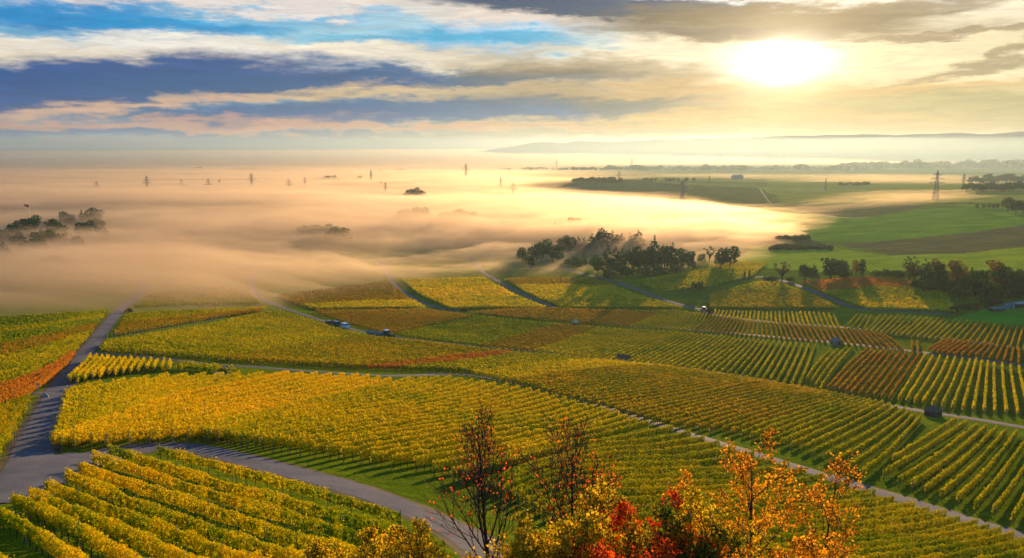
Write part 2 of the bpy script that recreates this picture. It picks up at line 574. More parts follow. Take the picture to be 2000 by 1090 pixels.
def inpoly(px, py, poly):
    poly = np.array(poly, float); r = np.zeros(px.shape, bool)
    j = len(poly) - 1
    for i in range(len(poly)):
        xi, yi = poly[i]; xj, yj = poly[j]
        if yi != yj:
            r ^= ((yi > py) != (yj > py)) & (px < (xj - xi) * (py - yi) / (yj - yi) + xi)
        j = i
    return r


# ---- colours of the land: vineyard grass near, fields on the plain
IX, IY = toimg(GX, GY, GZ)
IXw = IX + fbm(GX / 40, GY / 40, 11, 3) * 5
IYw = IY + fbm(GX / 40, GY / 40, 15, 3) * 1.2
gc = np.zeros(GX.shape + (3,))
gc[:] = (0.125, 0.195, 0.012)
far = GR > 640
base = fbm(GX / 420, GY / 300, 21, 3)
gc[far] = np.array((0.17, 0.23, 0.03)) + base[far][:, None] * np.array((0.05, 0.04, 0.005))
# strips of the far plain
strip = fbm(GX / 900 + GY / 2600, GY / 160, 31, 2)
far2 = GR > 1300
gc[far2] = np.array((0.27, 0.32, 0.06)) + strip[far2][:, None] * np.array((0.12, 0.12, 0.02))
FIELD_COL = [
 ([(1000, 368), (1120, 350), (1250, 352), (1350, 362), (1330, 388), (1100, 392)], (0.12, 0.155, 0.04)),
 ([(1350, 362), (1490, 368), (1520, 405), (1440, 420), (1330, 395)], (0.16, 0.18, 0.03)),
 ([(1530, 398), (1640, 402), (1820, 398), (1780, 410), (1690, 424), (1600, 420)], (0.17, 0.175, 0.06)),
 ([(1400, 410), (1520, 405), (1640, 428), (1700, 424), (1800, 408), (1900, 403), (2060, 412), (2060, 436), (1860, 458), (1700, 472), (1580, 470), (1450, 440)], (0.17, 0.32, 0.025)),
 ([(1640, 478), (1720, 472), (1860, 458), (2060, 432), (2060, 476), (1860, 496), (1740, 498)], (0.155, 0.155, 0.06)),
 ([(1440, 505), (1470, 480), (1620, 482), (1740, 500), (1860, 496), (2060, 478), (2060, 530), (1800, 530), (1600, 530), (1450, 520)], (0.30, 0.42, 0.03)),
 ([(1380, 420), (1450, 440), (1590, 470), (1630, 484), (1500, 482), (1440, 470)], (0.10, 0.11, 0.03)),
 ([(1840, 628), (1900, 612), (1960, 594), (2080, 585), (2080, 640), (1960, 632)], (0.07, 0.32, 0.02)),
 ([(1500, 372), (1700, 378), (2060, 372), (2060, 396), (1820, 395), (1530, 395)], (0.34, 0.36, 0.05)),
 ([(1500, 345), (1800, 340), (2060, 345), (2060, 366), (1700, 370), (1500, 366)], (0.28, 0.34, 0.05)),
 ([(1820, 400), (1905, 398), (2060, 400), (2060, 411), (1900, 403)], (0.26, 0.34, 0.03)),
]
for poly, c in FIELD_COL:
    gc[inpoly(IXw, IYw, poly)] = c
gv = gc.reshape(-1, 3)
idx = np.arange(NA * NR).reshape(NR, NA)
fq = np.stack([idx[:-1, :-1], idx[:-1, 1:], idx[1:, 1:], idx[1:, :-1]], -1).reshape(-1, 4)
m, b, o = mat_new('land')
at = b.n('ShaderNodeAttribute', attribute_name='field_colour').outputs['Color']
pos = b.n('ShaderNodeNewGeometry').outputs['Position']
nA = b.noise(pos, 0.035, 4, 0.6); nB = b.noise(pos, 0.9, 5, 0.7); nC = b.noise(pos, 9.0, 4, 0.7)
c = b.mix(1.0, at, b.ramp(nA, [(0.3, (0.72, 0.78, 0.8)), (0.7, (1.3, 1.15, 1.05))]), 'MULTIPLY')
c = b.mix(1.0, c, b.ramp(nB, [(0.3, (0.62, 0.68, 0.6)), (0.7, (1.35, 1.25, 1.1))]), 'MULTIPLY')
sp2 = b.n('ShaderNodeMapping'); sp2.inputs['Scale'].default_value = (0.022, 0.16, 0); sp2.inputs['Rotation'].default_value = (0, 0, 0.35); b.put(sp2.inputs['Vector'], pos)
c = b.mix(1.0, c, b.ramp(b.noise(sp2.outputs[0], 1.0, 4, 0.7), [(0.32, (0.78, 0.82, 0.85)), (0.68, (1.22, 1.16, 1.1))]), 'MULTIPLY')
c = b.mix(1.0, c, b.ramp(nC, [(0.3, (0.6, 0.65, 0.6)), (0.72, (1.4, 1.3, 1.2))]), 'MULTIPLY')
d = b.n('ShaderNodeBsdfDiffuse'); b.put(d.inputs['Color'], c)
bp = b.n('ShaderNodeBump'); bp.inputs['Strength'].default_value = 0.9; bp.inputs['Distance'].default_value = 0.35
b.put(bp.inputs['Height'], b.math('ADD', nB, b.math('MULTIPLY', nC, 0.4)))
b.put(d.inputs['Normal'], bp.outputs[0])
b.put(o.inputs[0], d.outputs[0])
M['land'] = m
me = mesh('ground', np.stack([GX.ravel(), GY.ravel(), GZ.ravel()], -1), fq, M['land'], smooth=True)
ca_ = me.color_attributes.new('field_colour', 'FLOAT_COLOR', 'POINT')
ca_.data.foreach_set('color', np.hstack([gv, np.ones((len(gv), 1))]).astype(np.float32).ravel())
tag(link('ground', me), 'grass and field land falling from the hill to a wide plain', None, kind='structure')


# ================================================================== roads
def catmull(P, step):
    P = np.asarray(P, float)
    P = np.vstack([2 * P[0] - P[1], P, 2 * P[-1] - P[-2]])
    out_ = []
    for i in range(1, len(P) - 2):
        n = max(2, int(np.linalg.norm(P[i + 1] - P[i]) / step))
        t = np.linspace(0, 1, n, endpoint=False)[:, None]
        a, b_, c_, d_ = P[i - 1], P[i], P[i + 1], P[i + 2]
        out_.append(0.5 * (2 * b_ + (c_ - a) * t + (2 * a - 5 * b_ + 4 * c_ - d_) * t ** 2 + (3 * b_ - a - 3 * c_ + d_) * t ** 3))
    out_.append(P[-2][None])
    return np.vstack(out_)


def smooth_line(px):
    p = unproj([q[0] for q in px], [q[1] for q in px])
    return p[:, :2]


def ribbon(name, ctr, width, lift, mat, label, jitter=0.0, nx=5, step=1.0, seed=0):
    c_ = catmull(ctr, step)
    tg = np.gradient(c_, axis=0); tg /= np.linalg.norm(tg, axis=1, keepdims=True) + 1e-9
    nrm = np.stack([tg[:, 1], -tg[:, 0]], -1)
    s = np.arange(len(c_))
    wl = width / 2 + jitter * fbm(s * 0.7, s * 0 + 3.1, seed, 3); wr = width / 2 + jitter * fbm(s * 0.7, s * 0 + 8.7, seed + 5, 3)
    k = np.linspace(-1, 1, nx)
    off = np.where(k[None] < 0, k[None] * wl[:, None], k[None] * wr[:, None])
    X = c_[:, None, 0] + nrm[:, None, 0] * off; Y = c_[:, None, 1] + nrm[:, None, 1] * off
    Z = T(X, Y) + lift + np.where(np.abs(k)[None] > 0.99, -0.03, 0.0)
    n = len(c_)
    id_ = np.arange(n * nx).reshape(n, nx)
    f = np.stack([id_[:-1, :-1], id_[:-1, 1:], id_[1:, 1:], id_[1:, :-1]], -1).reshape(-1, 4)[:, ::-1]
    me = mesh(name, np.stack([X.ravel(), Y.ravel(), Z.ravel()], -1), f, mat, smooth=True)
    o_ = link(name, me)
    tag(o_, label, None, kind='structure')
    return c_


def mat_road(name, a_, b_):
    m, b, o = mat_new(name)
    p = b.n('ShaderNodeBsdfPrincipled')
    g = b.n('ShaderNodeNewGeometry').outputs['Position']
    c = b.ramp(b.noise(g, 0.35, 5, 0.65), [(0.3, a_), (0.7, b_)])
    c = b.mix(1.0, c, b.ramp(b.noise(g, 0.11, 3, 0.7), [(0.35, (0.78, 0.78, 0.8)), (0.5, (1, 1, 1)), (0.66, (1.25, 1.2, 1.12))]), 'MULTIPLY')
    c = b.mix(1.0, c, b.ramp(b.noise(g, 5.0, 4, 0.7), [(0.3, (0.75, 0.75, 0.75)), (0.7, (1.2, 1.2, 1.2))]), 'MULTIPLY')
    b.put(p.inputs['Base Color'], c); p.inputs['Roughness'].default_value = 0.9
    p.inputs['Specular IOR Level'].default_value = 0.05
    b.put(o.inputs[0], p.outputs[0])
    return m


M['asphalt'] = mat_road('asphalt', (0.078, 0.083, 0.104), (0.122, 0.127, 0.152))
M['dirt'] = mat_road('dirt_verge', (0.05, 0.045, 0.03), (0.14, 0.11, 0.06))
M['track'] = mat_road('pale_track', (0.15, 0.17, 0.06), (0.21, 0.22, 0.08))
ROADS = {
 'A': ([(-120, 1000), (-40, 975), (40, 948), (110, 918), (190, 893), (265, 877), (335, 871), (400, 880), (470, 897), (560, 920), (650, 944), (760, 979), (850, 1018), (930, 1060), (1000, 1105)], 3.7, 'asphalt', 'curving asphalt lane between the near vine rows and the gold block'),
 'B': ([(-30, 985), (30, 945), (58, 905), (72, 860), (90, 820), (103, 790), (118, 758), (142, 724), (166, 690), (190, 660), (213, 630), (236, 604), (262, 583), (282, 566), (270, 548)], 3.3, 'asphalt', 'straight asphalt lane running up the left side into the fog'),
 'spur': ([(60, 769), (85, 768), (112, 768)], 3.4, 'asphalt', 'short grey side lane joining the left lane'),
 'C': ([(168, 688), (210, 692), (260, 695), (330, 702), (420, 712), (500, 717), (600, 725), (700, 731), (780, 734), (880, 731), (960, 739), (1040, 755), (1120, 777), (1200, 801), (1300, 833), (1400, 864), (1500, 895), (1600, 926), (1700, 956), (1800, 987), (1900, 1019), (2030, 1056), (2200, 1105)], 2.9, 'asphalt', 'long asphalt lane crossing the vineyard to the lower right corner'),
 'D': ([(500, 505), (494, 530), (489, 555), (500, 577), (530, 592), (570, 607), (610, 620), (660, 636), (720, 650), (800, 662), (900, 673), (1000, 682), (1100, 692), (1200, 702), (1300, 714), (1400, 727), (1500, 745), (1600, 765), (1700, 785), (1800, 803), (1900, 818), (2000, 835), (2150, 862)], 2.8, 'asphalt', 'grey lane with parked vehicles crossing the middle vineyard'),
 'E': ([(738, 505), (752, 525), (762, 545), (785, 568), (820, 588), (860, 602), (900, 607), (960, 611), (1050, 619), (1120, 627), (1200, 634), (1300, 640), (1400, 648), (1500, 657), (1600, 666), (1700, 676), (1800, 688), (1900, 700), (2000, 713), (2150, 735)], 2.6, 'asphalt', 'grey lane leaving the fog and crossing behind the red rows'),
 'F': ([(915, 500), (940, 528), (965, 545), (1000, 564), (1040, 583), (1085, 601)], 2.7, 'asphalt', 'narrow lane slanting out of the fog in the centre'),
 'G': ([(1075, 518), (1120, 530), (1180, 545), (1250, 568), (1310, 590), (1365, 604), (1395, 614), (1480, 627), (1600, 636), (1700, 644), (1800, 655), (1900, 668), (2000, 681), (2150, 700)], 2.7, 'asphalt', 'pale lane from the dark wood to the right edge'),
 'H': ([(1360, 560), (1400, 555), (1440, 548), (1485, 541), (1530, 549), (1580, 566), (1630, 586), (1665, 600), (1720, 606), (1790, 610), (1860, 612)], 2.6, 'asphalt', 'narrow lane winding past the single bush on the right'),
}
ctrs = {}
for k, (px, w, mt, lab) in ROADS.items():
    ctr = smooth_line(px)
    ctrs[k] = ctr
    ribbon('road', ctr, w, 0.07, M[mt], lab, 0.12, seed=len(ctrs))
    ribbon('road_verge', ctr, w + 1.1, 0.035, M['dirt'], 'dark earth edge along the ' + lab, 0.35, seed=40 + len(ctrs), nx=7)
# apron where the two left lanes meet
ap = smooth_line([(20, 975), (60, 935), (130, 905), (190, 890)])
ribbon('road', ap, 5.2, 0.066, M['asphalt'], 'wide asphalt apron where the two lanes meet at lower left', 0.3, seed=90)
for px, w, lab in (([(1484, 368), (1494, 384), (1512, 405)], 0.9, 'thin farm track across the far right plain'),
                   ([(1380, 392), (1512, 405), (1640, 425), (1700, 424)], 3, 'pale farm track below the grey brown field')):
    ribbon('farm_track', smooth_line(px), w, 0.12, M['track'], lab, 0.2, step=6, seed=70)

# ================================================================== vineyards
VH = 1.6
ROWS = []      # dicts of rows


def resample(p, k):
    s = np.concatenate([[0], np.cumsum(np.linalg.norm(np.diff(p, axis=0), axis=1))])
    t = np.linspace(0, s[-1], k)
    return np.stack([np.interp(t, s, p[:, 0]), np.interp(t, s, p[:, 1])], -1)


def block(pal, spacing, label, guides, group=None, h=VH, exact=False, labels=None, cover=1.0, trim=0.6, clip=None, ext=0.0):
    K = 48
    G = []
    for g in guides:
        g2 = catmull(np.array(g, float), 14.0) if len(g) > 2 else np.array(g, float)
        p = unproj(g2[:, 0], g2[:, 1], h)[:, :2]
        G.append(resample(p, K))
    lines = []
    for i in range(len(G) - 1):
        if exact:
            lines.append(G[i]); continue
        d = np.linalg.norm(G[i + 1] - G[i], axis=1)
        # distance between neighbouring guides, square to the rows
        tg = np.gradient(G[i], axis=0); tg /= np.linalg.norm(tg, axis=1, keepdims=True) + 1e-9
        dv = G[i + 1] - G[i]
        perp = np.abs(dv[:, 0] * tg[:, 1] - dv[:, 1] * tg[:, 0])
        n = max(1, int(round(np.mean(perp) / spacing)))
        for j in range(n):
            t = j / n
            lines.append(G[i] * (1 - t) + G[i + 1] * t)
    lines.append(G[-1])
    if ext:
        lines = [np.vstack([L, L[-1] + (L[-1] - L[-3]) / (np.linalg.norm(L[-1] - L[-3]) + 1e-9) * ext]) for L in lines]
    for li, L in enumerate(lines):
        pl = pal[min(len(pal) - 1, int(li / len(lines) * len(pal)))] if isinstance(pal, (list, tuple)) else pal
        ROWS.append(dict(line=L, pal=pl, label=(labels[li] if labels and li < len(labels) else label), group=group or label, h=h, cover=cover, trim=trim, clip=clip))


# near plot at lower left: each row followed exactly
NEAR = [
 [(-200, 1050), (-60, 1062), (10, 1085), (60, 1120)],
 [(-120, 930), (0, 988), (80, 1035), (160, 1090), (230, 1140)],
 [(23, 960), (120, 1005), (273, 1090), (380, 1150)],
 [(56, 951), (200, 1010), (367, 1081), (520, 1150)],
 [(88, 934), (250, 995), (490, 1085), (620, 1130)],
 [(128, 916), (300, 985), (546, 1067), (700, 1115)],
 [(152, 901), (350, 965), (574, 1039), (780, 1090)],
 [(180, 881), (400, 950), (682, 1032), (850, 1075)],
 [(210, 867), (450, 940), (700, 1004), (800, 1035)],
 [(306, 869), (520, 925), (700, 975), (785, 1000)],
]
NL = ['thick gold and green vine row cut off by the lower left corner',
 'gold vine row crossing the left picture edge beside dark grass',
 'gold vine row, lowest one starting at the lane apron at left',
 'gold vine row, second to start at the lane apron at left',
 'gold vine row, third to start at the lane apron at left',
 'gold vine row in the middle of the near left plot',
 'gold and green vine row just behind the middle of the near plot',
 'gold vine row, third from the curving lane in the near plot',
 'gold vine row, second from the curving lane in the near plot',
 'gold vine row along the curving lane, last of the near plot']
block('near', 2, NL[0], NEAR, group='vine rows of the near left plot', exact=True, labels=NL, trim=0.1, h=1.5)

FRONT = [(60, 852), (205, 848), (300, 841), (380, 835), (500, 853), (600, 866), (700, 881), (800, 893), (900, 920), (1000, 962), (1100, 1015), (1200, 1090), (1300, 1200)]
# wedge block between the curving lane and the long lane
block('gold', 1.9, 'green and gold vine row in the block above the left lane corner',
 [[(122, 762), (200, 742)], [(117, 790), (215, 765), (330, 727)], [(107, 822), (205, 798), (340, 757), (470, 725)], [(98, 845), (205, 808), (340, 767), (480, 741), (556, 724)]],
 group='vine rows above the left lane corner')
block('yellow', 1.9, 'bright yellow vine row in the golden strip left of centre',
 [[(98, 850), (205, 813), (340, 770), (484, 742), (565, 724)], [(150, 862), (300, 832), (450, 790), (640, 745), (700, 728)], [(330, 846), (450, 812), (541, 787), (662, 763), (765, 736)]],
 group='bright yellow vine rows', clip=FRONT)
block('gold', 1.9, 'gold vine row in the wide block below the long lane',
 [[(340, 850), (450, 816), (560, 788), (680, 763), (770, 745), (806, 733)], [(375, 850), (480, 824), (620, 791), (780, 764), (878, 734)], [(440, 864), (620, 832), (820, 802), (950, 780), (1035, 757)],
  [(560, 892), (720, 865), (900, 835), (1040, 812), (1140, 787)], [(650, 915), (800, 893), (980, 866), (1110, 836), (1205, 802)],
  [(740, 938), (900, 908), (1040, 868), (1113, 846), (1240, 817)]],
 group='vine rows of the wide gold block', clip=FRONT, ext=1.3)
block('olive', 1.9, 'green gold vine row between the bare trees and the long lane',
 [[(762, 944), (930, 906), (1070, 868), (1150, 850), (1262, 822)], [(780, 950), (950, 905), (1100, 868), (1202, 852), (1309, 832)], [(840, 965), (1000, 915), (1161, 868), (1276, 854), (1343, 842)],
  [(880, 985), (1050, 910), (1181, 883), (1283, 877), (1397, 862)], [(920, 1010), (1100, 925), (1277, 913), (1400, 910), (1500, 893)],
  [(960, 1035), (1140, 960), (1280, 950), (1480, 945), (1600, 925)], [(1000, 1060), (1140, 1000), (1350, 978), (1560, 965), (1693, 956)],
  [(1040, 1085), (1200, 1025), (1400, 1005), (1560, 1000), (1697, 990), (1774, 981)],
  [(1100, 1105), (1250, 1075), (1500, 1062), (1681, 1048), (1794, 1037), (1899, 1016)],
  [(1200, 1140), (1400, 1108), (1600, 1095), (1832, 1066), (1968, 1040)],
  [(1400, 1170), (1600, 1145), (1800, 1112), (1950, 1080), (2060, 1060)]],
 group='vine rows of the lower right block', clip=FRONT, ext=1.6)
# small trellis block at the left lane: exact rows
TR = [((134, 734), (177, 692)), ((150, 733), (189, 691)), ((163, 731), (200, 692)), ((180, 727), (211, 693)), ((194, 725), (222, 694)), ((211, 721), (234, 694)), ((224, 721), (245, 695)), ((239, 719), (257, 695)), ((254, 717), (269, 697)), ((269, 715), (282, 697)), ((286, 713), (295, 698)), ((300, 713), (307, 699)), ((315, 713), (321, 700)), ((329, 712), (333, 700))]
ordn = ['first', 'second', 'third', 'fourth', 'fifth', 'sixth', 'seventh', 'eighth', 'ninth', 'tenth', 'eleventh', 'twelfth', 'thirteenth', 'fourteenth']
block('gold', 2, 'short clipped vine row', [list(t) for t in TR], group='short clipped vine rows beside the left lane', exact=True, trim=0.0,
 labels=['short clipped gold vine row, %s from the left lane' % w for w in ordn])
block('olive', 1.9, 'short green vine row behind the domed shelter',
 [[(343, 704), (400, 709), (462, 714)], [(345, 710), (400, 714), (466, 719)]], group='short green rows behind the shelter')

# block between the long lane and the middle lane
block(['olive', 'russet'], 2.0, 'dark green and russet vine row above the thin post fence at left',
 [[(247, 611), (380, 604), (525, 598)], [(222, 648), (330, 630), (430, 614), (505, 604)]], group='vine rows above the post fence')
block('olive', 2.0, 'green gold vine row in the left of the broad middle block',
 [[(208, 664), (400, 633), (490, 614), (548, 606)], [(195, 677), (400, 650), (560, 628), (612, 622)], [(300, 685), (450, 665), (600, 645), (652, 638)],
  [(420, 694), (560, 674), (680, 655), (725, 654)]], group='vine rows of the broad middle block')
block('amber', 2.0, 'amber vine row in the centre of the broad middle block',
 [[(430, 695), (570, 674), (690, 657), (735, 655)], [(560, 703), (700, 684), (800, 668), (845, 666)], [(690, 711), (800, 701), (900, 690), (975, 682)]], group='amber vine rows of the broad middle block')
block('red', 2.0, 'red vine row in the narrow red strip at centre',
 [[(715, 712), (800, 703), (900, 691), (985, 683)], [(765, 713), (860, 705), (940, 695), (1000, 685)]], group='red vine rows of the narrow strip')
block(['olive', 'gold', 'amber', 'amber'], 2.0, 'amber vine row between the long lane and the middle lane',
 [[(780, 714), (870, 706), (950, 697), (1012, 686)], [(900, 719), (1040, 704), (1150, 697)], [(1000, 740), (1130, 722), (1250, 712), (1325, 716)],
  [(1100, 768), (1250, 750), (1370, 733), (1430, 730)], [(1200, 794), (1350, 767), (1450, 746), (1508, 743)]], group='amber vine rows between the lanes', ext=1.2)
block(['amber', 'olive'], 2.0, 'olive vine row rising to the right between the two lanes',
 [[(1210, 797), (1360, 768), (1460, 746), (1514, 745)], [(1310, 824), (1430, 792), (1540, 765), (1600, 760)], [(1412, 832), (1530, 795), (1640, 768)],
  [(1545, 864), (1640, 822), (1722, 783)], [(1608, 886), (1700, 840), (1765, 796)], [(1684, 918), (1740, 872), (1797, 812)]], group='olive vine rows rising between the lanes', ext=1.5)
block('olive', 2.2, 'thick olive gold vine row at the lower right edge',
 [[(1745, 889), (1810, 850), (1870, 813)], [(1725, 918), (1800, 875), (1891, 818)], [(1755, 931), (1830, 885), (1909, 825)], [(1807, 948), (1880, 895), (1947, 831)],
  [(1870, 968), (1930, 910), (1986, 839)], [(1942, 990), (1990, 925), (2040, 850)], [(2060, 1030), (2090, 950), (2130, 868)]], group='thick vine rows at the lower right edge')

# block between the middle lane and the upper lane
block('russet', 2.0, 'russet vine row behind the parked vehicles',
 [[(612, 605), (720, 604), (828, 602)], [(680, 629), (800, 615), (885, 609)], [(760, 648), (850, 630), (920, 615)]], group='russet vine rows behind the vehicles')
block('green', 2.0, 'green vine row in the square patch right of the tractor',
 [[(775, 650), (870, 630), (935, 615)], [(860, 663), (960, 640), (1020, 624)], [(930, 671), (1020, 650), (1085, 630)]], group='green vine rows right of the tractor')
block('russet', 2.0, 'russet vine row left of the little yellow roofed hut',
 [[(935, 672), (1030, 650), (1090, 631)], [(1040, 682), (1110, 658), (1160, 636)]], group='russet vine rows by the yellow roofed hut')
block('olive', 2.1, 'slanting green gold vine row in the large patch right of centre',
 [[(1045, 683), (1120, 658), (1170, 638)], [(1180, 699), (1255, 666), (1310, 645)], [(1310, 713), (1370, 680), (1410, 654)], [(1450, 730), (1480, 692), (1500, 663)], [(1562, 748), (1580, 705), (1592, 671)]], group='slanting vine rows right of centre')
block('olive', 2.2, 'olive vine row beside the grey stone hut',
 [[(1576, 737), (1592, 712), (1622, 682)], [(1601, 756), (1632, 712), (1667, 674)]], group='olive vine rows by the stone hut')
block('rust', 2.0, 'dark red vine row in the slanting red patch at right',
 [[(1618, 752), (1655, 712), (1695, 678)], [(1665, 762), (1700, 722), (1735, 681)], [(1737, 772), (1770, 725), (1797, 687)]], group='dark red vine rows of the slanting patch')
block('gold', 2.0, 'tall golden vine row running up to the lane at far right',
 [[(1756, 773), (1783, 730), (1807, 690)], [(1803, 780), (1835, 730), (1852, 694)], [(1860, 790), (1882, 735), (1895, 698)], [(1944, 797), (1942, 745), (1942, 705)], [(2012, 802), (1998, 750), (1990, 712)], [(2100, 815), (2070, 760), (2045, 720)]], group='golden vine rows at far right')

# strip between the upper lane and the far lane
block(['russet', 'russet', 'olive'], 2.0, 'low russet vine row below the far lane at centre',
 [[(915, 607), (1000, 602), (1090, 601)], [(1000, 616), (1060, 608), (1120, 602)], [(1120, 627), (1170, 613), (1205, 603)], [(1250, 636), (1290, 618), (1315, 604)], [(1350, 643), (1372, 626), (1380, 611)]], group='low vine rows below the far lane')
block(['russet', 'rust'], 2.0, 'short red vine row on pale grass below the far lane',
 [[(1356, 643), (1378, 626), (1388, 614)], [(1410, 648), (1422, 632), (1430, 619)], [(1468, 654), (1470, 640), (1472, 627)], [(1560, 661), (1553, 645), (1545, 631)], [(1671, 670), (1662, 655), (1650, 640)], [(1765, 681), (1745, 664), (1722, 648)]], group='short red vine rows on pale grass')
block('rust', 2.4, 'lone red vine row on bright grass right of the stone hut',
 [[(1782, 682), (1781, 662)], [(1794, 684), (1792, 662)]], group='lone red rows on bright grass')
block('rust', 2.0, 'short dark red vine row at the far right strip',
 [[(1812, 680), (1835, 667), (1850, 659)], [(1850, 688), (1875, 672), (1890, 663)], [(1905, 692), (1918, 680), (1930, 668)], [(1990, 704), (1990, 690), (1990, 678)], [(2080, 716), (2065, 700), (2060, 688)]], group='short dark red vine rows at far right')
block('gold', 2.0, 'short yellow vine row just below the row of trees',
 [[(1392, 617), (1398, 604)], [(1480, 627), (1482, 607)], [(1590, 635), (1580, 608)], [(1640, 640), (1628, 610)]], group='short yellow rows below the trees')
block('olive', 2.3, 'short olive vine row between yellow and striped patches',
 [[(1648, 640), (1675, 612)], [(1686, 643), (1702, 614)]], group='short olive rows between patches')
block(['olive', 'amber'], 2.2, 'slanting olive vine row below the far right meadow',
 [[(1692, 644), (1720, 613)], [(1760, 652), (1800, 617)], [(1850, 662), (1890, 624)], [(1920, 671), (1945, 630)], [(2000, 680), (2010, 637)], [(2090, 692), (2090, 645)]], group='slanting rows below the meadow')

# distant patches half in the mist: rows lie across the view
block(['russet', 'russet', 'gold'], 2.2, 'far russet vine row at the fog edge left of centre',
 [[(543, 576), (640, 563), (758, 548)], [(570, 590), (680, 580), (795, 576)], [(618, 600), (720, 597), (832, 597)]], group='far rows at the fog edge')
block(['gold', 'yellow', 'gold'], 2.2, 'far yellow vine row between two lanes at centre',
 [[(785, 545), (860, 543), (945, 541)], [(815, 570), (900, 570), (1000, 571)], [(878, 598), (970, 597), (1068, 597)]], group='far yellow rows at centre')
block(['russet', 'gold', 'gold', 'olive'], 2.2, 'far gold vine row in front of the dark wood',
 [[(985, 543), (1080, 541), (1165, 545)], [(1030, 570), (1130, 570), (1235, 570)], [(1095, 597), (1220, 597), (1335, 598)]], group='far rows before the dark wood')
block(['olive', 'amber', 'amber'], 2.2, 'far amber vine row under the single round bush',
 [[(1475, 549), (1500, 549), (1530, 553)], [(1385, 575), (1480, 572), (1590, 575)], [(1385, 598), (1500, 598), (1640, 598)]], group='far amber rows under the bush')
block(['red', 'olive', 'gold'], 2.2, 'far gold vine row below the trees on the right',
 [[(1565, 549), (1680, 541), (1770, 545)], [(1620, 573), (1740, 566), (1850, 572)], [(1690, 598), (1780, 600), (1870, 605)]], group='far gold rows below the trees')
block('olive', 2.3, 'far olive vine row right of the dark wood',
 [[(1370, 528), (1420, 512), (1500, 512)], [(1230, 547), (1370, 550), (1470, 538)], [(1290, 566), (1350, 560), (1390, 557)]], group='far olive rows right of the wood')
block(['amber', 'olive'], 2.3, 'far amber vine row fading into the fog at left',
 [[(300, 570), (400, 562), (478, 560)], [(262, 596), (380, 592), (510, 590)]], group='far rows fading into fog')
# left of the left lane
block(['green', 'green', 'olive', 'green', 'russet', 'olive'], 2.0, 'green vine row left of the left lane',
 [[(-80, 622), (100, 612), (212, 604)], [(-80, 665), (80, 640), (196, 618)], [(-80, 705), (60, 675), (180, 642)], [(-80, 738), (50, 712), (163, 660)]], group='green vine rows left of the lane')
block(['olive', 'green'], 2.0, 'yellow green vine row next to the orange strip at left',
 [[(-80, 741), (50, 714), (160, 662)], [(-80, 757), (50, 732), (146, 680)]], group='yellow green rows by the orange strip')
block('red', 2.0, 'orange red vine row in the strip along the left lane',
 [[(-80, 762), (50, 734), (146, 684)], [(-60, 788), (50, 757), (132, 700)]], group='orange red rows along the left lane')
block('amber', 1.9, 'orange vine row at the left edge below the side lane',
 [[(-100, 812), (-20, 792), (58, 771)], [(-100, 850), (-20, 818), (50, 790)], [(-100, 905), (-40, 860), (28, 822)]], group='orange rows below the side lane')
block('olive', 1.9, 'green vine row at the left edge beside the verge',
 [[(-100, 915), (-30, 872), (22, 834)], [(-120, 960), (-60, 915), (-2, 862)]], group='green rows at the left edge')

PALS = ['rust', 'near', 'gold', 'yellow', 'olive', 'amber', 'russet', 'red', 'green']


def quads(P, N, size, asp):
    """leaf cards at P facing N"""
    n = len(P)
    r = rng.normal(size=(n, 3))
    u = np.cross(N, r); u /= np.linalg.norm(u, axis=1, keepdims=True) + 1e-9
    w = np.cross(N, u)
    a = (size * 0.5)[:, None] * u; b_ = (size * 0.5 * asp)[:, None] * w
    # a kite: pointed like a leaf, never a square
    v = np.stack([P - a, P - b_ * 0.9 + a * 0.15, P + a, P + b_ * 0.9 + a * 0.15], 1)
    return v.reshape(-1, 3)


